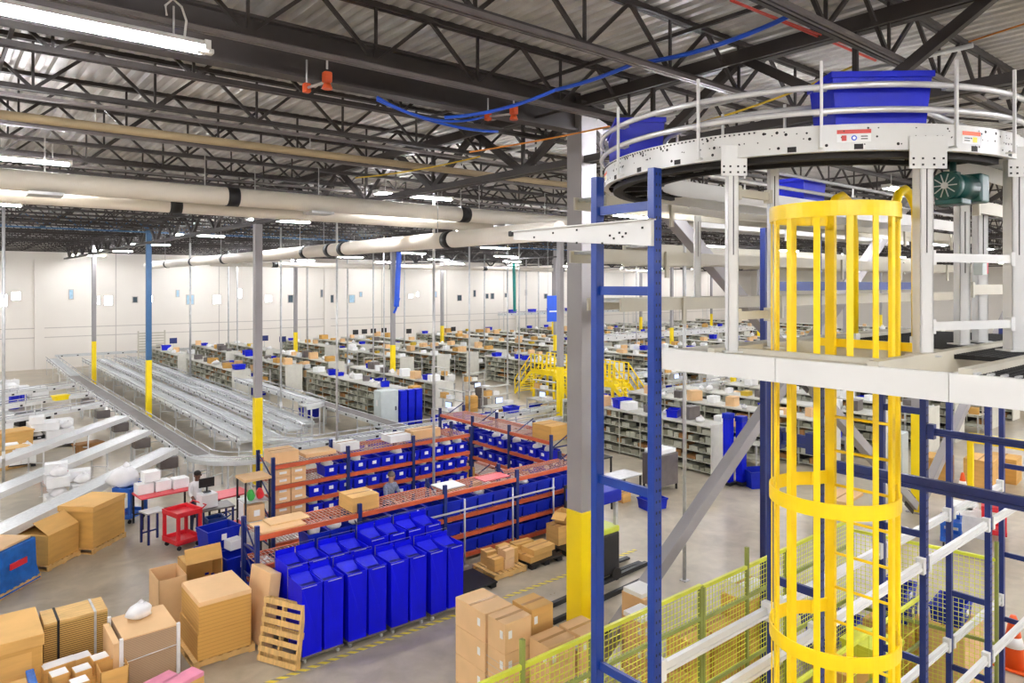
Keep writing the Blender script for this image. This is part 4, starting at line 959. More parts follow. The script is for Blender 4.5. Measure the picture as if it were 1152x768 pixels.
# ------------------------------------------------------------------ cartons on the floor, left
t = thing('carton_bale', 'tall block of flat kraft cartons on a pallet in front of the wooden pallet', 'carton stack', (4.38, 14.55, .14))
pallet(1.15, 1.2, 'pallet under the tall block of flat cartons', (4.38, 14.55, 0))
MB().box(-.5, .5, -.6, .6, 0, .5).build('lower_block', 'corr3', t, .01); MB().box(-.48, .5, -.62, .58, .5, 1.02).build('upper_block', 'corr3', t, .02); MB().frustum((-.48, .5, -.62, .58), 1.02, (-.47, .5, -.61, .57), 1.1).build('top_sheet', 'cardp', t)
t = thing('cardboard_sheet_pack', 'thick pack of cardboard leaning behind the wooden pallet', 'cardboard', (5.1, 14.3, 0)); t.rotation_euler = (math.radians(-6), math.radians(10), 0)
MB().box(-.1, .12, -.55, .5, 0.02, 1.4).build('sheet_pack', 'cardp', t, .01)
p_ = pallet(1.15, .95, 'wooden pallet leaning upright against the blue cart', (5.17, 13.0, 0), 0); p_.rotation_euler = (0, math.radians(-80), math.radians(26)); p_.location = (5.25, 13.2, .57)
t = thing('corrugated_stack', 'strapped stack of corrugated sheets beside the big carton at lower left', 'cardboard stack', (2.08, 15.35, .14)); pallet(1.05, .75, 'pallet under the strapped corrugated stack', (2.08, 15.35, 0))
MB().box(-.5, .5, -.33, .33, 0, .95).build('sheet_stack', 'corr', t); MB().box(-.5, .5, -.33, .33, .95, 1.0).build('top_board', 'wood', t, .006)
for x in (-.28, .3): MB().box(x - .02, x + .02, -.338, .338, 0, 1.008).build('strap', 'dark' if x < 0 else 'galv', t)
t = thing('board_pallet_load', 'plastic wrapped block of pale board with a white bag on top', 'carton stack', (3.02, 14.3, .14)); pallet(1.0, 1.15, 'pallet under the block of pale board', (3.02, 14.3, 0))
MB().box(-.42, .46, -.55, .5, 0, .88).build('board_block', 'corr2', t, .01); MB().box(-.42, .46, -.55, .5, .88, .9).build('top_sheet', 'cardp', t)
for x, y in ((-.45, -.56), (.47, -.56), (-.45, .5)): MB().box(x - .03, x + .03, y - .03, y + .03, 0, .93).build('corner_post', 'bag', t, .01)
MB().path([(-.46, -.58, .5), (.5, -.58, .56), (.5, .52, .5)], .008, 5).build('strap', 'paper', t); MB().box(-.56, -.46, -.5, .45, .05, .84).build('card_slip', 'cardp', t)
BP[0].put((3.0, 14.5, 1.045), .3, 'white bag lying on the wrapped pale board block', None, (1.15, 1.15, 1.0))
t = thing('large_carton', 'very big kraft carton at the lower left corner', 'box', (.85, 15.1, 0)); MB().box(-.68, .66, -.62, .66, 0, 1.2).build('box_body', 'card2', t, .012); MB().box(-.7, .68, -.64, .68, 1.02, 1.22).build('lid', 'card', t, .012); MB().box(.02, .5, -.624, -.62, .1, .95).build('panel_fold', 'card', t)
open_carton(.55, .85, 1.0, 'open kraft box with white edge standing behind the tall carton block', (3.98, 16.5, 0), 0, 'cardp', (0, 0, 0, 0))
o_ = open_carton(.78, .98, .7, 'open kraft box lying on its side beside the first open box', (4.78, 17.35, .49), 0, 'card', (0, 0, 0, 1), fl=.3); o_.rotation_euler = (math.pi / 2, 0, 0)
gaylord(1.3, 1.0, 1.1, 'largest closed kraft crate under the nearest spur conveyor', (3.5, 22.5), 'pallet under the largest closed kraft crate', rz=.77); gaylord(1.07, .85, .75, 'kraft crate with raised flaps left of the largest crate', (2.4, 21.78), 'pallet under the crate with raised flaps', False, 'card2', True, rz=.77)
t = thing('wrapped_pallet', 'pallet load in blue stretch wrap at the left edge', 'pallet load', (1.3, 20.65, .14), .8); pallet(1.25, 1.1, 'wooden pallet under the blue wrapped load', (1.3, 20.65, 0), .8)
MB().frustum((-.68, .64, -.55, .55), -.12, (-.6, .55, -.5, .5), .25).frustum((-.6, .55, -.5, .5), .25, (-.58, .54, -.48, .48), .92).build('blue_wrap', 'tarp', t, .03); MB().box(-.55, .45, -.42, .42, .92, .98).build('top_boxes', 'cardp', t, .02); MB().box(-.3, .2, -.53, -.5, .42, .56).build('red_label', 'red', t)
t = thing('wrapped_bundle', 'kraft bundle in blue film at the very bottom left', 'bundle', (.95, 13.55, 0)); MB().box(-.3, .3, -.35, .35, 0, .82).build('kraft_block', 'card', t, .02); MB().frustum((.3, .4, -.38, .38), 0, (.26, .38, -.3, .38), .92).frustum((-.42, -.3, -.38, .38), 0, (-.4, -.28, -.38, .38), .86).build('blue_film', 'tarp', t, .02)
mb = 0
for i, (px, py, s) in enumerate([(57, 748, .2), (75, 742, .2), (92, 737, .2), (112, 738, .26), (66, 756, .24), (92, 751, .24), (89, 765, .24)]):
    d = FPX * (CAMH - .66) / (py - 320); l_ = (px - 576) / FPX * d; carton(.26, .26, .24, 'small white topped carton, %s of the cluster in front of the corrugated stack' % ORD[i], (SN * d + CS * l_, CS * d - SN * l_, .423), .1, 'card', 'small_carton', 'box', False, bevel=.006); MB().box(-.12, .12, -.12, .12, .24, .245).build('white_lid', 'paper', [o for o in COL.objects if o.name.startswith('small_carton') and o.parent is None][-1])
for i, (x, y, z, s) in enumerate([][:0] and [(1.62, 14.2, .42, .2), (1.86, 14.22, .46, .2), (2.12, 14.25, .48, .2), (2.42, 14.2, .46, .26), (1.66, 13.8, .48, .24), (2.02, 13.82, .5, .24), (1.98, 13.45, .4, .24), (1.66, 13.4, .4, .22)]):
    carton(.22 + s * .2, .26, .3, 'small white topped carton, %s of the cluster in front of the corrugated stack' % ORD[i], (x, y, z), .1, 'card', 'small_carton', 'box', True, ti='paper', bevel=.006, group=None)
t = thing('box_table', 'low kraft platform holding the small white topped cartons', 'platform', (1.95, 13.85, 0)); MB().box(-.5, .62, -.6, .6, .0, .42).build('platform_box', 'card2', t, .01)
for o in [o for o in COL.objects if o.name.startswith('small_carton') and o.parent is None]: o.location.z = .423
open_carton(.42, .4, .3, 'small open kraft tray at the right of the white topped cartons', (2.42, 13.65, .423), 0, 'card', (0, 0, 0, 0))
for i, (x, y) in enumerate(((3.0, 13.05), (3.35, 12.9))):
    t = thing('pink_pack_box', ('left' if i == 0 else 'right') + ' pink and kraft box at the bottom edge below the board block', 'box', (x, y, 0), .35); MB().box(-.3, .3, -.16, .16, 0, .42).build('box_body', 'card', t, .01); MB().box(-.3, .3, -.16, .16, .42, .5).build('pink_top', 'foam', t, .015)
# stack of blue crates behind the open boxes
def crate(label, loc, rz, l=.8, w=.6, h=.45): 
    o = tote_mesh(l, w, h, 'tote2', True, 'blue_crate', label); o.location = loc; o.rotation_euler = (0, 0, rz); return o
for i, (x, y, z) in enumerate([(5.55, 17.0, 0), (5.6, 16.95, .46), (6.1, 16.6, 0), (5.35, 17.7, 0), (5.35, 17.7, .46), (5.4, 17.7, .92)]):
    crate(['lower blue crate right of the open kraft box', 'upper blue crate right of the open kraft box', 'blue crate against the rack leg', 'bottom blue crate of the stack behind the open boxes', 'middle blue crate of the stack behind the open boxes', 'top blue crate of the stack behind the open boxes'][i], (x, y, z), .15)
carton(.34, .3, .22, 'white packet standing in front of the blue crate stack', (5.62, 17.25, .915), .2, 'paper', 'white_packet', 'packet', False, bevel=.01)
# ------------------------------------------------------------------ tall carton stack by the fence, front
def stack(x0, x1, y0, y1, ztop, n, lab, m='cardp', labels=True):
    h = (ztop - .14) / n
    pallet(x1 - x0, y1 - y0, 'pallet under the ' + lab, ((x0 + x1) / 2, (y0 + y1) / 2, 0))
    for i in range(n):
        carton(x1 - x0 - .01, y1 - y0 - .01, h - .004, '%s layer from the floor in the %s' % (['lowest', 'second', 'third', 'fourth', 'fifth', 'top'][i if i < n - 1 else 5], lab), ((x0 + x1) / 2, (y0 + y1) / 2, .14 + i * h), 0, m, 'shipping_carton', 'box', i == n - 1,
               [('x', -(y1 - y0) * .3, h * .6, .07, .12), ('y', -(x1 - x0) * .3, h * .6, .07, .12)] if labels else ())
stack(6.77, 7.35, 8.88, 9.7, 2.0, 4, 'tall carton stack left of the column'); stack(6.79, 7.34, 8.4, 8.85, 2.0, 4, 'near carton stack left of the column'); stack(7.42, 7.9, 8.5, 9.0, 2.0, 4, 'rear carton stack left of the column', 'card')
stack(7.24, 7.82, 7.9, 8.36, 1.7, 3, 'low carton stack before the fence'); stack(7.87, 8.4, 7.85, 8.36, 1.7, 3, 'low carton stack at the foot of the column')
stack(9.5, 9.95, 7.95, 8.4, 1.35, 3, 'carton stack behind the blue upright'); stack(10.05, 10.5, 8.4, 8.95, 1.45, 3, 'carton stack beyond the blue upright')
for x, y, z, lab in ((10.28, 8.68, 1.452, 'white slip sheet on the carton stack beyond the blue upright'), (9.72, 8.18, 1.352, 'white slip sheet on the carton stack behind the blue upright')):
    t = thing('slip_sheet_pack', lab, 'sheet', (x, y, z)); MB().box(-.23, .23, -.22, .22, 0, .08).build('sheets', 'paper', t, .004); MB().box(-.22, .22, -.21, .21, 0.001, .03).build('lower_sheets', 'bag', t)
t = thing('stretch_wrap', 'clear stretch wrap banded round the near carton stack', 'wrap', (7.07, 8.62, 1.0))
mb = MB()
for k in range(7):
    z = -.3 + k * .11; mb.path([(-.285, -.235, z), (.285, -.235, z + .06 * math.sin(k * 2)), (.285, .235, z - .05), (-.285, .235, z)], .003, 4, True)
mb.build('wrap_bands', 'galv', t)
# cartons inside the fence and beyond it
for x, y, z, l, w, h, m, lab in [(8.9, 7.0, 0, .6, .5, 1.1, 'card', 'kraft carton behind the mesh fence left of the cage'), (9.6, 7.1, 0, .5, .5, 1.5, 'card', 'taller kraft carton behind the mesh fence'), (10.6, 7.3, 0, .7, .5, 1.3, 'card2', 'kraft carton behind the fence near the brace'), (11.4, 7.2, 0, .6, .6, 1.6, 'card', 'tall kraft carton behind the far half of the fence'),
        (12.2, 7.3, 0, .6, .5, 1.3, 'paper', 'white carton behind the fence corner'), (11.4, 7.2, 1.602, .5, .5, .25, 'paper', 'white box on the tall kraft carton behind the fence'), (13.9, 5.6, 0, 1.0, .8, 1.0, 'card', 'kraft carton behind the fence end panel'), (14.0, 4.7, 0, .9, .7, 1.3, 'cardp', 'pale carton behind the fence end panel'), (9.1, 5.3, 0, .6, .5, 1.4, 'card', 'kraft carton inside the fence left of the cage'), (11.2, 5.35, 0, .7, .6, 1.2, 'card2', 'kraft carton inside the fence behind the cage bars')]:
    carton(l, w, h, lab, (x, y, z), 0, m, 'cardboard_box' if m != 'paper' else 'white_box')
for i, (x, y, z) in enumerate([(13.95, 4.7, 1.304), (14.0, 5.6, 1.004), (13.9, 5.6, 1.32), (13.6, 6.9, 0), (13.6, 6.9, .46), (14.6, 6.9, 0)]):
    crate(['blue crate on the pale carton behind the fence end', 'lower blue crate on the kraft carton behind the fence end', 'upper blue crate on the kraft carton behind the fence end', 'bottom blue crate past the fence corner', 'top blue crate past the fence corner', 'blue crate on the floor past the fence corner'][i], (x, y, z), .1, .75, .5, .3)
t = thing('yellow_bin', 'yellow bin behind the fence end panel', 'bin', (12.2, 5.3, 0)); MB().frustum((-.3, .3, -.3, .3), 0, (-.35, .35, -.35, .35), 1.2).build('bin_body', 'fence', t, .02); MB().box(-.37, .37, -.37, .37, 1.2, 1.26).build('rim', 'fence', t)
def cone(label, loc, s=1.0):
    t = thing('traffic_cone', label, 'traffic cone', loc); t.scale = (s, s, s); MB().lathe([(.17, .04), (.05, .68), (.035, .72), (.0, .72)], (0, 0, 0), 20).build('cone_body', 'cone', t); MB().box(-.2, .2, -.2, .2, 0, .04).build('cone_base', 'cone', t, .02); MB().lathe([(.128, .3), (.098, .44)], (0, 0, 0), 20).build('white_collar', 'paper', t)
x, y, d = ray(1140, X=15.75); cone('orange traffic cone beside the fence at the right edge', (x, y, 0), 1.35); x, y, d = ray(1083, X=27.5); cone('small distant orange cone below the steel deck', (x, y, 0))
# low black pallets with cartons beside the front rack
def low_pallet(label, loc, l=1.1, w=1.0): 
    t = thing('plastic_pallet', label, 'pallet', loc); MB().box(-l / 2, l / 2, -w / 2, w / 2, .1, .14).build('top_deck', 'black', t)
    for x in (-l / 2 + .1, 0, l / 2 - .1):
        for y in (-w / 2 + .1, 0, w / 2 - .1): MB().box(x - .08, x + .08, y - .08, y + .08, 0, .1).build('foot_block', 'black', t)
    return t
low_pallet('empty black pallet beside the last blue cart', (9.9, 13.7, 0)); pallet(1.0, .95, 'wooden pallet with small boxes right of the black pallet', (11.1, 13.95, 0)); low_pallet('black pallet carrying flat cartons', (12.25, 13.9, 0)); low_pallet('black pallet carrying a heap of open cartons', (13.55, 14.0, 0))
for x, y, z, l, w, h, m, lab in [(10.85, 13.8, .14, .3, .3, .3, 'card', 'small carton at the left of the wooden pallet'), (11.15, 13.75, .14, .3, .3, .24, 'cardp', 'lower box of the short stack on the wooden pallet'), (11.15, 13.75, .384, .3, .3, .22, 'cardp', 'upper box of the short stack on the wooden pallet'), (11.42, 14.05, .14, .35, .5, .36, 'card', 'carton at the right of the wooden pallet'), (10.95, 14.2, .14, .3, .3, .34, 'card', 'carton at the back of the wooden pallet'),
        (12.1, 13.8, .145, .8, .6, .16, 'card', 'flat carton on the black pallet'), (12.2, 13.72, .306, .75, .5, .15, 'card', 'second flat carton on the black pallet'), (12.05, 14.2, .145, .6, .3, .3, 'card2', 'carton behind the flat ones on the black pallet'),
        (13.3, 14.15, .145, .4, .5, .5, 'card', 'left carton of the heap'), (13.75, 13.95, .145, .5, .45, .52, 'card2', 'front carton of the heap'), (13.95, 14.3, .145, .3, .3, .4, 'card', 'right carton of the heap')]:
    carton(l, w, h, lab, (x, y, z), RND.uniform(-.1, .1), m, bevel=.006)
open_carton(.42, .38, .3, 'open carton tipped on top of the heap', (13.5, 14.1, .68), .4, 'card', (1, 1, .8, 0))
t = thing('floor_rail', 'black floor rail running to the main column', 'rail', (10.6, 11.6, 0)); MB().bar((0, 0, .05), (3.6, .2, .05), .1, .1).build('rail_bar', 'black', t)
t = thing('floor_rail', 'second black floor rail nearer the main column', 'rail', (10.2, 11.0, 0)); MB().bar((0, 0, .05), (3.2, .2, .05), .08, .1).build('rail_bar', 'black', t)
# lift truck behind the blue upright
t = thing('lift_truck', 'black lift truck with lime cover behind the main column', 'forklift', ray(668, Y=12.1)[:2] + (0,))
MB().box(-.5, .5, -.4, .4, .15, 1.15).build('body', 'black', t, .04); MB().box(-.5, .5, -.4, .4, 1.15, 1.3).build('lime_cover', 'grass', t, .03); MB().box(-.55, .55, -.42, .42, 1.9, 2.2).build('blue_load', 'tote2', t, .02)
for s in (-.3, .3): MB().box(.42, .5, s - .04, s + .04, .1, 2.4).build('mast', 'galv', t)
for s in (-.2, .2): MB().box(.5, 1.5, s - .06, s + .06, .05, .1).build('fork', 'black', t)
for x in (-.3, .35):
    for s in (-.4, .4): MB().tube((x, s - .05, .15), (x, s + .05, .15), .15, 14).build('wheel', 'dark', t)

# ------------------------------------------------------------------ carts, benches and people at left
def service_cart(label, loc, rz, m, w=.75, d=.5, h=.9):
    t = thing('service_cart', label, 'cart', loc, rz)
    for z in (.16, h - .1):
        b = MB().box(-w / 2, w / 2, -d / 2, d / 2, z, z + .03); e = .04
        b.box(-w / 2, w / 2, -d / 2, -d / 2 + e, z, z + .13).box(-w / 2, w / 2, d / 2 - e, d / 2, z, z + .13).box(-w / 2, -w / 2 + e, -d / 2, d / 2, z, z + .13).box(w / 2 - e, w / 2, -d / 2, d / 2, z, z + .13); b.build('tray', m, t, .012)
    for sx_ in (-1, 1):
        for sy_ in (-1, 1):
            MB().box(sx_ * (w / 2 - .05) - .045, sx_ * (w / 2 - .05) + .045, sy_ * (d / 2 - .04) - .035, sy_ * (d / 2 - .04) + .035, .16, h).build('corner_post', m, t, .01); MB().tube((sx_ * (w / 2 - .1), sy_ * (d / 2 - .08) - .02, .06), (sx_ * (w / 2 - .1), sy_ * (d / 2 - .08) + .02, .06), .06, 12).build('caster', 'black', t)
    MB().path([(w / 2, -d / 2 + .06, h - .02), (w / 2 + .14, -d / 2 + .06, h + .06), (w / 2 + .14, d / 2 - .06, h + .06), (w / 2, d / 2 - .06, h - .02)], .018, 8).build('handle', m, t)
    return t
service_cart('red two tray service cart standing in the open floor', (5.4, 20.85, 0), .25, 'red', .72, .8, 1.0); service_cart('blue service cart right of the largest kraft crate', (4.75, 24.1, 0), .7, 'bluecart', .8, .6, 1.05); service_cart('dark blue cart under the steel table', (6.3, 20.95, 0), .0, 'rackblue', .5, .45, .55)
BP[0].put((4.6, 24.4, 1.0), 0, 'large white bag on the blue service cart', None, (2.2, 2.2, 2.4))
def table(label, loc, rz, l, w, h, top, leg):
    t = thing('work_table', label, 'table', loc, rz); MB().box(-l / 2, l / 2, -w / 2, w / 2, h - .04, h).build('table_top', top, t, .006)
    for sx_ in (-1, 1):
        for sy_ in (-1, 1): MB().box(sx_ * (l / 2 - .05) - .025, sx_ * (l / 2 - .05) + .025, sy_ * (w / 2 - .05) - .025, sy_ * (w / 2 - .05) + .025, 0, h - .04).build('leg', leg, t)
    MB().bar((-l / 2 + .05, w / 2 - .05, .25), (l / 2 - .05, w / 2 - .05, .25), .03, .04).build('stretcher', leg, t); return t
table('steel topped work table beside the red cart', (6.3, 20.95, 0), .0, .9, .7, .9, 'steel_lt', 'navy'); table('small steel table left of the red cart', (4.85, 21.7, 0), .25, .55, .5, .88, 'galv', 'navy')
table('red topped bench behind the worker on the left', (5.55, 23.4, 0), .1, 1.6, .9, .92, 'redl', 'black'); table('red topped bench right of the worker', (7.0, 21.9, 0), .1, 1.0, .8, .92, 'redl', 'black'); table('red bench between the crates and the rack', (6.8, 19.4, 0), .1, 1.1, .5, .8, 'red', 'red')
def monitor(label, loc, rz, m='screen', w=.45):
    t = thing('monitor', label, 'monitor', loc, rz); MB().box(-w / 2, w / 2, -.02, .02, .14, .14 + w * .62).build('bezel', 'black', t, .006); MB().box(-w / 2 + .02, w / 2 - .02, -.024, -.02, .16, .12 + w * .62).build('screen_panel', m, t)
    MB().box(-.02, .02, -.01, .03, .02, .2).build('neck', 'black', t); MB().box(-.1, .1, -.08, .08, 0, .02).build('stand_base', 'black', t); return t
monitor('monitor seen from behind in front of the seated worker', (6.1, 21.05, 1.3), math.pi, 'screenw', .42)
carton(.45, .4, .38, 'white carton under the monitor on the steel table', (6.1, 21.0, .902), .1, 'paper', 'white_carton', 'box', False); carton(.45, .4, .5, 'white carton at the end of the red bench', (6.75, 19.5, .802), .1, 'paper', 'white_carton', 'box', False)
for i, (x, y, z) in enumerate([(5.0, 23.5, .922), (5.5, 23.55, .922), (5.2, 23.6, 1.24), (6.0, 23.5, .922)]): carton(.45, .4, .3, 'white carton, %s of those heaped on the red bench' % ORD[i], (x, y, z), .1, 'paper', 'white_carton', 'box', False)
# wire shelf unit left of the back rack
t = thing('wire_shelf_unit', 'black wire shelf unit with a kraft top left of the back rack', 'shelf', (6.35, 18.0, 0))
for sx_ in (-.3, .3):
    for sy_ in (-.3, .3): MB().box(sx_ - .02, sx_ + .02, sy_ - .02, sy_ + .02, 0, 2.3).build('post', 'black', t)
for z in (.2, .8, 1.25, 1.75): MB().box(-.3, .3, -.3, .3, z, z + .02).build('shelf_board', 'galv', t)
MB().box(-.34, .34, -.34, .34, 2.3, 2.36).build('kraft_top', 'cardp', t)
carton(.4, .4, .4, 'kraft carton with white label in the wire shelf unit', (6.35, 17.95, 1.272), 0, 'cardp', labels=(('y', 0, .2, .15, .15),))
for x, m, lab in ((6.25, 'green', 'green cloth bundle in the wire shelf unit'), (6.48, 'red', 'red cloth bundle in the wire shelf unit')):
    t = thing('cloth_bundle', lab, 'cloth', (x, 17.9, 1.772)); MB().blob((0, 0, .12), (.1, .1, .16), 4).build('cloth_body', m, t)

def person(label, loc, rz, shirt, skin, hair, legs='jeans', reach=.42, lean=.15, h=1.75, hand=1.0, turn=0.0):
    """standing figure, faces local -Y"""
    t = thing('person', label, 'person', loc, rz); s = h / 1.75
    J = [((0, 0, .96), .14), ((0, -.02 - lean * .3, 1.16), .135), ((0, -lean * .75, 1.38), .15), ((0, -lean, 1.5), .06), ((0, -lean - .03, 1.6), .075), ((0, -lean - .05, 1.7), .098), ((0, -lean - .05, 1.76), .06)]
    E = [(0, 1), (1, 2), (2, 3), (3, 4), (4, 5), (5, 6)]
    def chain(root, pts):
        p = root
        for q in pts: J.append(q); E.append((p, len(J) - 1)); p = len(J) - 1
        return p
    for sd in (-1, 1):
        w = chain(2, [((sd * .17, -lean * .8, 1.42), .075), ((sd * .23, -lean - .08, 1.18), .052), ((sd * .19, -lean - reach * .75, hand + .06), .04), ((sd * .185, -lean - reach, hand), .03), ((sd * .183, -lean - reach - .06, hand - .01), .034)])
        for k, (dx, L) in enumerate(((-.03, .065), (-.01, .08), (.01, .085), (.03, .07))): chain(w, [((sd * .183 + dx, -lean - reach - .1, hand - .012), .0095), ((sd * .183 + dx, -lean - reach - .1 - L * .6, hand - .03), .0085), ((sd * .183 + dx * 1.1, -lean - reach - .1 - L, hand - .06), .007)])
        chain(w, [((sd * .183 - sd * .045, -lean - reach - .05, hand - .005), .011), ((sd * .183 - sd * .07, -lean - reach - .1, hand - .02), .009)])
        chain(0, [((sd * .1, 0, .88), .1), ((sd * .105, -.01, .5), .068), ((sd * .11, .02, .12), .045), ((sd * .11, .02, .05), .048), ((sd * .12, -.1, .035), .042), ((sd * .12, -.17, .03), .03)])
    me = bpy.data.meshes.new('body'); me.from_pydata([Vector(j[0]) * s for j in J], E, []); tmp = bpy.data.objects.new('tmp_body', me); COL.objects.link(tmp)
    sk = tmp.modifiers.new('skin', 'SKIN'); sk.use_smooth_shade = True
    for i, v in enumerate(me.skin_vertices[0].data): v.radius = (J[i][1] * s, J[i][1] * s * (.75 if i in (0, 1, 2) else 1)); v.use_root = (i == 0)
    tmp.modifiers.new('sub', 'SUBSURF').levels = 1; tmp.modifiers['sub'].render_levels = 1
    dg = bpy.context.evaluated_depsgraph_get(); nm = bpy.data.meshes.new_from_object(tmp.evaluated_get(dg)); bpy.data.objects.remove(tmp)
    nm.materials.clear()
    for k in (shirt, skin, legs, 'black'): nm.materials.append(M[k])
    for p in nm.polygons:
        c = p.center / s; k = 0
        if c.z > 1.52: k = 1
        elif c.y < -lean - reach * .55 and c.z < hand + .2: k = 1
        elif c.z < .09: k = 3
        elif c.z < .95 and c.y > -lean - .2: k = 2
        p.material_index = k; p.use_smooth = True
    o = bpy.data.objects.new('body', nm); COL.objects.link(o); o.parent = t
    hd = Vector((0, -lean - .05, 1.68)) * s
    MB().blob(hd + Vector((0, .025, .045)) * s, (.1 * s, .108 * s, .09 * s), 2, 14, 8, .03).build('hair', hair, t)
    f = MB().lathe([(.018, -.02), (.012, .02), (.004, .03)], hd + Vector((0, -.1, -.02)) * s, 8)
    for sd in (-1, 1): f.blob(hd + Vector((sd * .095, .0, -.01)) * s, (.014, .028, .035), 1, 8, 4, .02)
    f.build('face_features', skin, o)
    e = MB()
    for sd in (-1, 1): e.blob(hd + Vector((sd * .035, -.092, .005)) * s, (.012, .008, .008), 1, 8, 4, 0)
    e.blob(hd + Vector((0, -.092, -.055)) * s, (.026, .008, .007), 1, 8, 4, 0); e.build('eyes_and_mouth', 'dark', o)
    return t
person('person in a grey shirt picking from totes in the rack aisle', (10.1, 17.8, 0), .15, 'shirt_grey', 'skin', 'hair_g', reach=.4, lean=.12, hand=1.1, h=1.84)
person('person in a white top working behind the steel table at left', (6.0, 21.75, 0), .1, 'shirt_white', 'skin_dark', 'hair', reach=.35, lean=.1, hand=1.0)
person('person in dark clothes at a workstation seen through the blue upright', (17.9, 17.2, 0), -2.2, 'shirt_dark', 'skin', 'hair', reach=.4, lean=.15, hand=1.05)
table('black workstation table seen through the blue upright', (18.3, 17.9, 0), .0, 1.8, .8, .95, 'black', 'black'); monitor('cyan lit monitor seen through the blue upright', (18.6, 18.0, .952), -.3, 'screen', .55)
table('packing bench with dark underside below the blue brace', (17.6, 15.8, 0), .0, 1.5, .8, .9, 'galv', 'black'); carton(.4, .4, .3, 'kraft carton under the dark packing bench', (17.8, 15.8, 0), 0, 'card')
crate('blue tote on the floor under the blue brace', (18.0, 14.7, 0), -.2, .8, .55, .34); crate('blue tote under the end on rack', (15.6, 15.2, 0), .2, .6, .4, .3)
t = thing('grey_bin_cart', 'grey metal bin cart right of the tall blue upright', 'cart', (19.9, 15.9, 0)); MB().box(-.5, .5, -.4, .4, .2, 1.3).build('bin_body', 'steel_lt', t, .02); MB().box(-.45, .45, -.35, .35, 1.3, 1.45).build('white_contents', 'paper', t, .03)
for sx_ in (-.45, .45):
    for sy_ in (-.35, .35): MB().box(sx_ - .03, sx_ + .03, sy_ - .03, sy_ + .03, 0, .22).build('leg', 'black', t)
# two tall blue racks of the right aisle
for i, x in enumerate((0, .36)):
    t = thing('blue_panel_cart', ('left' if i == 0 else 'right') + ' tall blue panel cart at the end of the right shelving', 'cart', (22.1 + x, 14.6 - x * .8, 0)); MB().box(-.14, .14, -.14, .14, .15, 2.4 - x * .3).build('blue_panel', 'tote', t, .02); MB().box(-.2, .2, -.2, .2, .05, .15).build('dolly', 'black', t); MB().box(-.17, .17, -.16, .16, 2.4 - x * .3, 2.6 - x * .3).build('blue_cap', 'tote2', t, .02)
crate('blue bin on the floor beside the blue panel carts', (22.9, 13.9, 0), -.5, 1.0, .8, .6)
EXPO = 1.42
# ------------------------------------------------------------------ yellow crossover stairs
def crossover(label, x, y, L, W, H, rz=0.0):
    t = thing('crossover_stairs', label, 'stairs', (x, y, 0), rz)
    MB().box(-L / 2, L / 2, -W / 2, W / 2, H - .2, H).build('platform', 'yellow', t, .02)
    for s in (-1, 1):
        g = MB()
        for z in (.5, 1.05): g.bar((-L / 2, s * W / 2, H + z), (L / 2, s * W / 2, H + z), .05, .05)
        k = -L / 2
        while k <= L / 2 + .01: g.box(k - .03, k + .03, s * W / 2 - .03, s * W / 2 + .03, H, H + 1.08); k += L / 6
        g.box(-L / 2, L / 2, s * W / 2 - .01, s * W / 2 + .01, H, H + .12).build('guard_railing', 'yellow', t)
        for sy_ in (-1, 1): MB().box(s * (L / 2 - .15) - .06, s * (L / 2 - .15) + .06, sy_ * (W / 2 - .1) - .06, sy_ * (W / 2 - .1) + .06, 0, H - .2).build('leg', 'yellow', t)
    n = 8; run = H * .95
    for sx_ in (-1, 1):
        f = MB(); r = MB()
        for i in range(n): x0 = sx_ * (L / 2 + run * (i + .5) / n); f.box(x0 - .13, x0 + .13, -W / 2, W / 2, H * (1 - (i + 1) / (n + 1)) - .03, H * (1 - (i + 1) / (n + 1)))
        f.build('stair_treads', 'yellow', t)
        for s in (-1, 1):
            MB().bar((sx_ * L / 2, s * W / 2, H - .1), (sx_ * (L / 2 + run), s * W / 2, .08), .05, .2).build('stair_stringer', 'yellow', t)
            for z in (.5, 1.0): r.bar((sx_ * L / 2, s * W / 2, H + z), (sx_ * (L / 2 + run), s * W / 2, z), .05, .05)
            for i in range(4): xx = L / 2 + run * i / 3; r.box(sx_ * xx - .025, sx_ * xx + .025, s * W / 2 - .025, s * W / 2 + .025, H * (1 - i / 3), H * (1 - i / 3) + 1.02)
        r.build('stair_handrail', 'yellow', t)
x, y, d = ray(708, Y=25.6); crossover('yellow crossover platform seen between the blue upright posts', 28.4, 26.3, 2.0, 1.2, 1.95, math.pi / 2)
x, y, d = ray(622, Y=33.2); crossover('yellow stairs and platform left of the main column', x - .2, y, 2.2, 1.4, 1.7, math.pi / 2)
x, y, d = ray(1148, Y=14)
t = thing('guard_rail', 'yellow guard rail at the right edge under the deck', 'rail', (25.5, 5.6, 0)); MB().box(-.06, .06, -2.5, 2.5, 2.2, 2.5).box(-.06, .06, -2.5, -2.35, 0, 2.2).box(-.06, .06, 2.35, 2.5, 0, 2.2).build('rail_frame', 'yellow', t, .02)

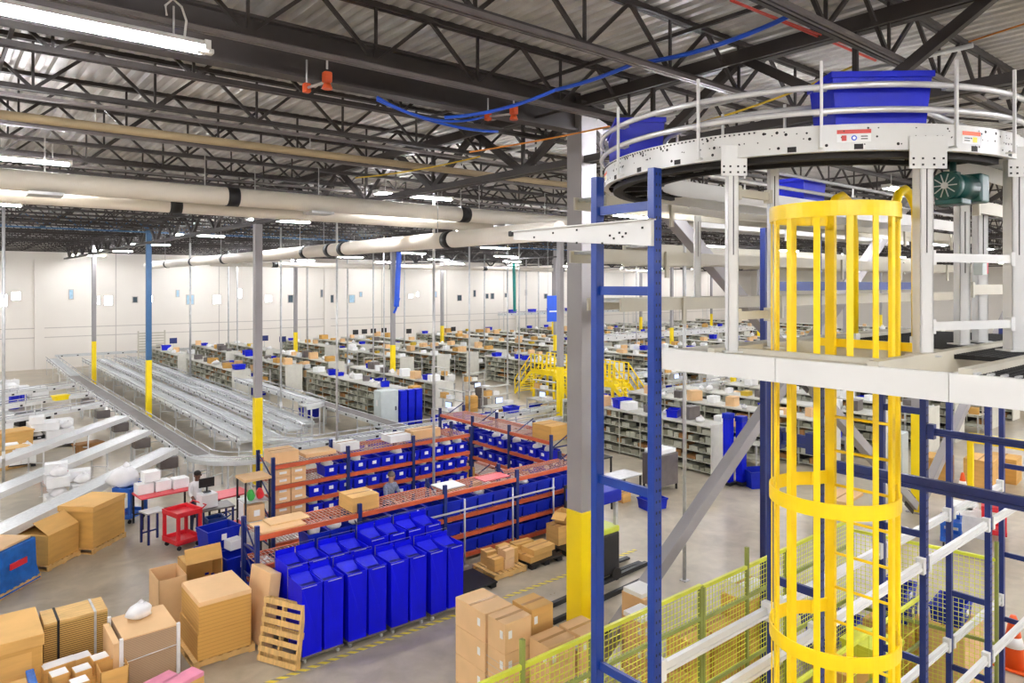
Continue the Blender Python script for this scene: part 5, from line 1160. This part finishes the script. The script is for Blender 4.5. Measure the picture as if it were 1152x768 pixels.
# ------------------------------------------------------------------ shelving runs
def shelving(L, seed):
    q = random.Random(seed); t = thing('shelving_run', 'x', 'shelving'); D, H = 1.1, 1.86; lv = [.12, .48, .84, 1.2, 1.54]
    mb = MB(); n = int(L / 1.05)
    for i in range(n + 1):
        y = L * i / n
        for x in (-D / 2, 0, D / 2): mb.box(x - .02, x + .02, y - .02, y + .02, 0, H)
    for z in lv: mb.box(-D / 2, D / 2, 0, L, z - .035, z)
    mb.build('shelf_frame', 'shelf', t)
    MB().box(-D / 2 - .03, D / 2 + .03, -.04, -.01, 0, H + .05).build('end_panel', 'endp', t); MB().box(-D / 2 - .03, D / 2 + .03, L + .01, L + .04, 0, H + .05).build('end_panel', 'endp', t)
    MB().box(-D / 2 - .02, D / 2 + .02, 0, L, H - .06, H).build('top_panel', 'shelf_top', t)
    b = MB()
    for z in lv[:]:
        for s in (-1, 1):
            y = .05
            while y < L - .3:
                w = q.choice((.2, .26, .32, .4)); hh = q.uniform(.1, .24); b.use(q.choice((0, 0, 0, 0, 1, 1, 2)))
                if q.random() < .86: b.box(min(s * .05, s * (D / 2 - .06)), max(s * .05, s * (D / 2 - .06)), y, y + w, z, z + hh)
                y += w + .04
    o = b.build('shelf_bins', ['bin', 'shelf', 'cardin'], t); o['kind'] = 'stuff'
    MB().box(-.03, .03, 0.05, L - .05, .05, H - .1).build('divider_sheet', 'dark', t)
    return t
SP = {}
for L in (8, 10): SP[L] = Proto(shelving(L, L))
runs = []
xs = [15.0, 18.6, 21.6, 26.9, 29.9, 32.9, 35.9, 41.9, 44.9, 47.9, 50.9, 56.9, 59.9, 62.9, 65.9, 71.9, 74.9, 77.9, 80.9, 86.9, 92.9]
for j, (ya, L) in enumerate(((31.9, 10), (44.8, 10), (56.8, 10))):
    for i, x in enumerate(xs):
        if x < 18 and j == 0: continue
        if j == 0 and 26 < x < 31: continue
        runs.append((x, ya + RND.uniform(-.5, .5), L, j, i))
for i, (x, ya, L) in enumerate([(23.2, 15.7, 8), (27.4, 13.4, 10), (30.4, 12.8, 10), (33.6, 12.0, 10), (36.6, 12.0, 10), (41.6, 12.0, 10), (44.8, 12.0, 10), (48.4, 12.0, 10), (57, 12, 10), (64, 12, 10)]): runs.append((x, ya, L, 3, i))
rowname = ['front band of far shelving', 'middle band of far shelving', 'rearmost band of shelving', 'shelving seen right of the blue upright']
for x, ya, L, j, i in runs:
    SP[L].put((x, ya, 0), 0, 'grey green shelving run, %s from the left, %s' % (ORD[min(i, 19)] if i < 20 else 'last', rowname[j]))
# clutter on top of the shelving and in the aisles
def small_carton_p(l, w, h, m):
    t = thing('kraft_box', 'x', 'box'); MB().box(-l / 2, l / 2, -w / 2, w / 2, 0, h).box(-l / 2 - .002, l / 2 + .002, -.03, .03, h, h + .003).build('box_body', m, t); return t
K = {'kraft': Proto(small_carton_p(.5, .4, .35, 'cardp')), 'brown': Proto(small_carton_p(.6, .45, .3, 'card2')), 'white': Proto(small_carton_p(.5, .4, .3, 'paper')), 'tote': Proto(tote_mesh(.6, .42, .3, 'tote', False, 'blue_tote'))}
K['white'].root.name = 'white_box'
K['yellow'] = Proto(small_carton_p(.4, .3, .2, 'yline')); K['yellow'].root.name = 'yellow_box'
K['grey'] = Proto(small_carton_p(.5, .4, .35, 'steel_lt')); K['grey'].root.name = 'grey_bin'
lbl = {'kraft': 'small kraft box among the clutter on the %s', 'brown': 'brown box among the clutter on the %s', 'white': 'white box among the clutter on the %s', 'tote': 'blue tote among the clutter on the %s', 'bag': 'white bag among the clutter on the %s', 'yellow': 'yellow box among the clutter on the %s', 'grey': 'grey bin among the clutter on the %s'}
cnt = 0
def drop(kind, loc, rz, where, sc):
    global cnt; cnt += 1
    lab = lbl[kind] % where; grp = {'kraft': 'kraft boxes', 'brown': 'brown boxes', 'white': 'white boxes', 'tote': 'blue totes', 'bag': 'white bags', 'yellow': 'yellow boxes', 'grey': 'grey bins', 'black': 'black machines'}[kind] + ' on the ' + where
    p = BP[cnt % 2] if kind == 'bag' else K[kind]
    return p.put(loc, rz, lab, grp, (sc, sc, sc * RND.uniform(.8, 1.3)))
kinds = ['kraft'] * 4 + ['brown'] * 2 + ['white'] * 6 + ['bag'] * 6 + ['tote'] * 3 + ['yellow'] + ['grey'] * 3
for x, ya, L, j, i in runs:
    d = SN * x + CS * (ya + 4)
    if d > 92: continue
    n = 10 if d < 45 else (8 if d < 60 else 5)
    ys_ = [ya + .5 + (L - 1) * (k + RND.uniform(.2, .8)) / n for k in range(n)]
    for y in ys_:
        if not in_view(x, y, 2.0, 5): continue
        k = RND.choice(kinds); drop(k, (x + RND.uniform(-.25, .25), y, 1.862), RND.uniform(-.4, .4), rowname[j], RND.uniform(.65, 1.2))
        if RND.random() < .35 and k in ('kraft', 'brown', 'white'): pass
# long benches crowded with goods between the shelving
def bench():
    t = thing('work_bench', 'x', 'bench'); L = 8.6
    MB().box(-.38, .38, 0, L, .86, .9).build('bench_top', 'shelf_top', t); MB().box(-.36, .36, 0, L, .3, .33).build('lower_shelf', 'shelf', t); MB().box(-.02, .3, 0, L, 1.38, 1.41).build('riser_shelf', 'shelf_top', t)
    for k in range(5):
        y = .1 + (L - .2) * k / 4; MB().box(-.36, -.3, y - .03, y + .03, 0, .86).box(.3, .36, y - .03, y + .03, 0, 1.7).bar((-.33, y, .2), (.33, y, .2), .04, .04).build('leg_frame', 'galv', t)
    return t
BN = Proto(bench()); K['black'] = Proto(small_carton_p(.45, .4, .3, 'cardtop')); K['black'].root.name = 'label_printer'; lbl['black'] = 'black machine among the clutter on the %s'
bi = 0
xs_all = sorted(set(r[0] for r in runs if r[3] < 3))
spots = [((a_ + b_) / 2, ya) for ya in (32.4, 45.4, 57.2) for a_, b_ in zip(xs_all, xs_all[1:]) if 2.4 < b_ - a_ < 4.5] + [(25.4, 15.2), (29, 13.4), (32.1, 12.6), (35.2, 12.6), (39.4, 11.9)]
kk = ['kraft'] * 4 + ['white'] * 5 + ['bag'] * 4 + ['tote'] * 4 + ['black'] * 3 + ['brown'] * 2 + ['grey'] + ['yellow']
for x, ya in spots:
    if ya == 32.4 and (26 < x < 31.5 or x < 18): continue
    d = SN * x + CS * (ya + 4)
    if d > 80 or not in_view(x, ya + 4, 1.0, 60): continue
    BN.put((x, ya, 0), 0, 'long goods bench in the aisle, %s from the left, %s' % (ORD[bi % 20], 'second set' if bi >= 20 else 'first set'), None); bi += 1
    for k in range(11 if d < 55 else 7):
        y = ya + .3 + 8 * (k + RND.random()) / 11 if d < 55 else ya + .3 + 8 * (k + RND.random()) / 7
        z = RND.choice((.902, .902, 1.412)); drop(RND.choice(kk), (x + (RND.uniform(-.15, .1) if z < 1 else .13), y, z), RND.uniform(-.3, .3), 'long aisle benches', RND.uniform(.7, 1.05))
# packing stations in the aisles
def station():
    t = thing('packing_station', 'x', 'workstation'); MB().box(-.9, .9, -.4, .4, .86, .92).build('bench_top', 'shelf_top', t)
    for s in (-.85, .85):
        for y in (-.35, .35): MB().box(s - .03, s + .03, y - .03, y + .03, 0, 1.9 if y > 0 else .86).build('leg', 'galv', t)
    MB().box(-.9, .9, .1, .4, 1.4, 1.43).box(-.9, .9, .1, .4, 1.86, 1.89).build('riser_shelf', 'shelf_top', t); MB().box(-.9, .9, -.35, .35, .3, .33).build('lower_shelf', 'shelf', t)
    m = MB().box(-.25, .25, .02, .06, 1.0, 1.32).build('monitor', 'black', t); MB().box(-.23, .23, .012, .02, 1.02, 1.3).build('screen', 'screenw', m)
    MB().box(-.8, -.4, .12, .38, 1.43, 1.7).build('goods_box', 'card', t); MB().box(-.3, .1, .12, .38, 1.43, 1.62).build('goods_box', 'paper', t); MB().box(.3, .75, -.3, .1, .92, 1.12).build('parcel', 'bag', t, .04); MB().box(-.75, -.3, -.3, .3, .33, .6).build('supply_tote', 'tote2', t); MB().box(.2, .7, -.3, .3, .33, .65).build('supply_box', 'card2', t)
    return t
ST = Proto(station()); si = 0
for (x, y) in [(20.1, 29.4), (23.0, 28.9), (26.0, 28.9), (32, 28.8), (35, 28.9), (38, 29), (42, 28.9), (45, 29), (25.6, 38), (25.4, 34), (25.2, 46), (25.4, 51), (39.2, 36), (39.0, 46), (54.3, 46), (54.3, 36), (52, 16), (60, 20)]:
    if in_view(x, y, 1): ST.put((x, y, 0), RND.choice((0, math.pi / 2, -math.pi / 2)) + RND.uniform(-.1, .1), 'packing station with shelves and a monitor among the far shelving', 'packing stations in the aisles')
where2 = 'floor and benches between the far shelving'
for k in range(260):
    x = RND.uniform(15, 75); y = RND.uniform(28, 60)
    d = SN * x + CS * y
    if any(abs(x - q[0]) < 1.0 and q[1] - .5 < y < q[1] + q[2] + .5 for q in runs) or not in_view(x, y, .5, 5): continue
    if any(abs(x - 9.15 - 15 * i) < .6 and abs(y - 9.1 - 16.4 * jj) < .6 for i in range(6) for jj in range(4)): continue
    if 26 < x < 31 and 29 < y < 37 or any(abs(x - q[0]) < .9 and q[1] - .5 < y < q[1] + 9.2 for q in spots): continue
    if abs(y - 43.5) < 1 or abs(y - 30.5) < 1.2 or (x < 19 and y < 40): continue
    k2 = RND.choice(kinds); n = RND.choice((1, 1, 2, 3)); z = 0.0
    for m_ in range(n):
        sc = RND.uniform(.9, 1.5); o = drop(k2, (x, y, z), RND.uniform(-.5, .5), where2, sc); z += o.scale.z * {'kraft': .353, 'brown': .303, 'white': .303, 'tote': .3, 'bag': .28, 'yellow': .203, 'grey': .353, 'black': .303}[k2] + .002
# totes riding on / stored by the cross conveyor and the high conveyor
for i, px in enumerate((384, 398, 428, 458, 476, 520, 575)):
    x, y, d = ray(px, Y=24.6 if i < 5 else 26.3); TP2 = K['tote'].put((x, y, .86 if i < 5 else 1.06), RND.uniform(-.1, .1), '%s blue tote from the left riding the cross conveyors behind the racks' % ORD[i], None, (1.5 if i in (2, 3) else 1.1, 1.2, .95))
for i in range(12): K['tote'].put((57 + i * 3.3, 69, 3.61), 0, 'blue tote on the high far conveyor near the back wall', 'blue totes on the high far conveyor', (1.6, 1.4, 1.4))
for i, (x, y) in enumerate(((15.6, 47.5), (16.5, 46), (15.9, 36.5), (17.2, 29.4), (16.6, 28.8), (19.4, 29.3), (21.8, 28.6), (14.2, 22.9), (12.8, 22.8), (18.6, 22.6))):
    K['tote'].put((x, y, 0), .2 * i, '%s loose blue tote on the floor from the left behind the orange racks and conveyors' % ORD[i], None, (1.5, 1.5, 1.9))
x, y, d = ray(424, Y=34.4)
for i in range(3): t = thing('blue_panel_cart', '%s tall blue panel cart beside the far yellow column base' % ORD[i], 'cart', (x - .5 + .45 * i, 30.9, 0)); MB().box(-.18, .18, -.2, .2, .15, 1.9).build('blue_panel', 'tote', t, .02); MB().box(-.2, .2, -.22, .22, .04, .15).build('dolly', 'black', t)
for i, (px, Y) in enumerate(((195, 62), (298, 60), (318, 58), (400, 62), (410, 62.3), (420, 62.6), (432, 62.9), (460, 60), (510, 60))):
    x, y, d = ray(px, Y=Y); t = thing('aisle_sign', '%s dark aisle sign from the left standing above the far shelving' % ORD[i], 'sign', (x, y, 0)); MB().box(-.28, .28, -.03, .03, 2.4, 2.85).build('sign_panel', 'navy' if i < 3 else 'black', t); MB().tube((0, .05, 0), (0, .05, 2.85), .03, 6).build('sign_post', 'galv', t)
# heaps of white parcels and bins between the spur conveyors
def parcel_cluster(x, y, w, d, n, what, z=0.0):
    low = thing('parcel_pallet', 'black pallet under the heap of white parcels ' + what, 'pallet', (x, y, z)); MB().box(-w / 2, w / 2, -d / 2, d / 2, .1, .14).build('top_deck', 'black', low)
    for a in (-w / 2 + .1, w / 2 - .1):
        for b in (-d / 2 + .1, d / 2 - .1): MB().box(a - .08, a + .08, b - .08, b + .08, 0, .1).build('foot_block', 'black', low)
    nx = max(1, int(w / .5)); ny = max(1, int(d / .45)); k = 0; lay = 0
    while k < n:
        for i in range(nx):
            for j in range(ny):
                if k >= n: break
                if lay > 0 and RND.random() < .2: continue
                t_ = RND.choice(('white', 'white', 'bag')); hgt = .3
                loc = (x - w / 2 + w * (i + .5) / nx, y - d / 2 + d * (j + .5) / ny, z + .142 + lay * .33)
                p = BP[k % 2] if t_ == 'bag' else K['white']
                p.put(loc, RND.uniform(-.15, .15), ('white parcel bag' if t_ == 'bag' else 'white parcel box') + ' in the heap ' + what, ('white parcel bags ' if t_ == 'bag' else 'white parcel boxes ') + what, (w / nx / .52, d / ny / .42, 1.05) if t_ == 'white' else (1.2, 1.2, 1.15)); k += 1
        lay += 1
parcel_cluster(3.5, 26.75, 1.3, 1.0, 14, 'under the nearest spur conveyor'); parcel_cluster(4.2, 37.4, 1.7, 1.3, 18, 'behind the third spur near the belt'); parcel_cluster(2.3, 34.4, 2.0, 1.5, 22, 'beyond the third spur at left'); parcel_cluster(4.4, 52.5, 2.6, 2.2, 46, 'far back at left by the brown belt'); parcel_cluster(3.2, 58.5, 3.0, 2.2, 40, 'near the far wall at left'); parcel_cluster(1.2, 54, 2.2, 1.8, 24, 'far back at the left edge'); parcel_cluster(2.4, 46, 1.6, 1.4, 16, 'behind the fifth spur at the left edge')
for (px, py, z, l, w, h, m, lab) in [(36, 470, .0, 1.5, .8, .6, 'black', 'black bin hanging under the fifth spur'), (37, 497, .0, 1.5, .8, .6, 'black', 'black bin under the fourth spur at left'), (99, 503, .1, 1.0, .6, .4, 'cardin', 'dark red brown bin under the third spur'), (60, 534, .0, .8, .6, .4, 'red', 'red tray half hidden under the second spur'), (15, 497, .0, 1.2, .9, 1.0, 'card', 'kraft box at the left edge beside the parcels'), (10, 515, .0, 1.3, .6, .8, 'wood', 'pale wooden box at the left edge'), (68, 447, 1.3, .7, .4, .25, 'yellow', 'yellow bin on the fifth spur conveyor'), (2, 475, 0, .8, .8, .9, 'paper', 'white box behind the black bins at the left edge')]:
    d = FPX * (CAMH - z - h / 2) / (py - 320); l_ = (px - 576) / FPX * d; x, y = SN * d + CS * l_, CS * d - SN * l_
    t = thing('storage_bin' if m in ('black', 'cardin', 'red', 'yellow') else 'kraft_box', lab, 'bin' if m in ('black', 'cardin', 'red', 'yellow') else 'box', (x, y, 0 if z < .5 else z), .3)
    z0 = 0 if z < .5 else 0; hh = h + z if z < .5 else h; e = .03
    MB().frustum((-l / 2 + .04, l / 2 - .04, -w / 2 + .04, w / 2 - .04), 0, (-l / 2, l / 2, -w / 2, w / 2), hh).build('bin_body', m, t, .015); MB().box(-l / 2 - e, l / 2 + e, -w / 2 - e, w / 2 + e, hh - .05, hh + .01).build('rim', m, t, .01)
for i, (px, Y) in enumerate(((16, 50), (20, 50.4), (24, 50.8))): x, y, d = ray(px, Y=Y); t = thing('blue_drum', '%s small blue drum from the left at the far left parcels' % ORD[i], 'drum', (x, y, 0)); MB().lathe([(.26, 0), (.28, .3), (.26, .6), (.28, .85), (.25, .9)], (0, 0, 0), 14).build('drum_body', 'tote', t); MB().tube((0, 0, .9), (0, 0, .96), .2, 12).build('lid', 'paper', t)
t = thing('wire_fan', 'grey slatted guard box at the far end of the roller conveyors', 'machine guard', (14.2, 64, 0)); 
mb = MB()
for k in range(8): mb.box(-1, 1, -.05, .05, 1.6 + k * .22, 1.72 + k * .22)
mb.box(-1.05, -.95, -.06, .06, 0, 3.4).box(.95, 1.05, -.06, .06, 0, 3.4).build('slatted_guard', 'cream', t); t.name = 'machine_guard'
def at_z(px, py, z=0.0):
    d = FPX * (CAMH - z) / (py - 320); l = (px - 576) / FPX * d; return SN * d + CS * l, CS * d - SN * l
for px, py, l, w_, h, m, lab in [(1055, 540, 1.1, .8, .9, 'card2', 'kraft crate with dark contents behind the yellow column base at right'), (1105, 545, 1.3, .9, 1.0, 'card', 'kraft crate right of the distant cone'), (1130, 540, 1.0, .9, .9, 'card2', 'second kraft crate right of the distant cone'), (1082, 590, .9, .7, .6, 'paper', 'white box pile seen through the right rack frames'), (1097, 600, .9, .7, .6, 'bag', 'second white box pile seen through the right rack frames'), (905, 490, 1.2, .8, .9, 'card', 'kraft crate on the floor behind the cage bars'), (948, 560, 1.6, .8, .1, 'cardp', 'flat kraft load behind the cage bars'), (1010, 545, .7, .5, 1.9, 'cab', 'pale grey cabinet right of the cage under the long blue beam')]:
    x, y = at_z(px, py); carton(l, w_, h, lab, (x, y, 0), .1, m, {'paper': 'white_box', 'bag': 'white_box', 'cab': 'grey_cabinet'}.get(m, 'kraft_crate'), 'box' if m != 'cab' else 'cabinet', m.startswith('card'))
x, y = at_z(1118, 603); service_cart('red service cart at the right behind the rack frames', (x, y, 0), .3, 'red', .9, .6, .9); x, y = at_z(1070, 612); service_cart('blue service cart at the right behind the rack frames', (x, y, 0), .3, 'bluecart', .8, .5, .7)
# ------------------------------------------------------------------ world and lamps
w = bpy.data.worlds.new('hall air'); SC.world = w; w.use_nodes = True
w.node_tree.nodes['Background'].inputs[0].default_value = (1, 1, 1, 1); w.node_tree.nodes['Background'].inputs[1].default_value = 0.3
SC.view_settings.exposure = EXPO
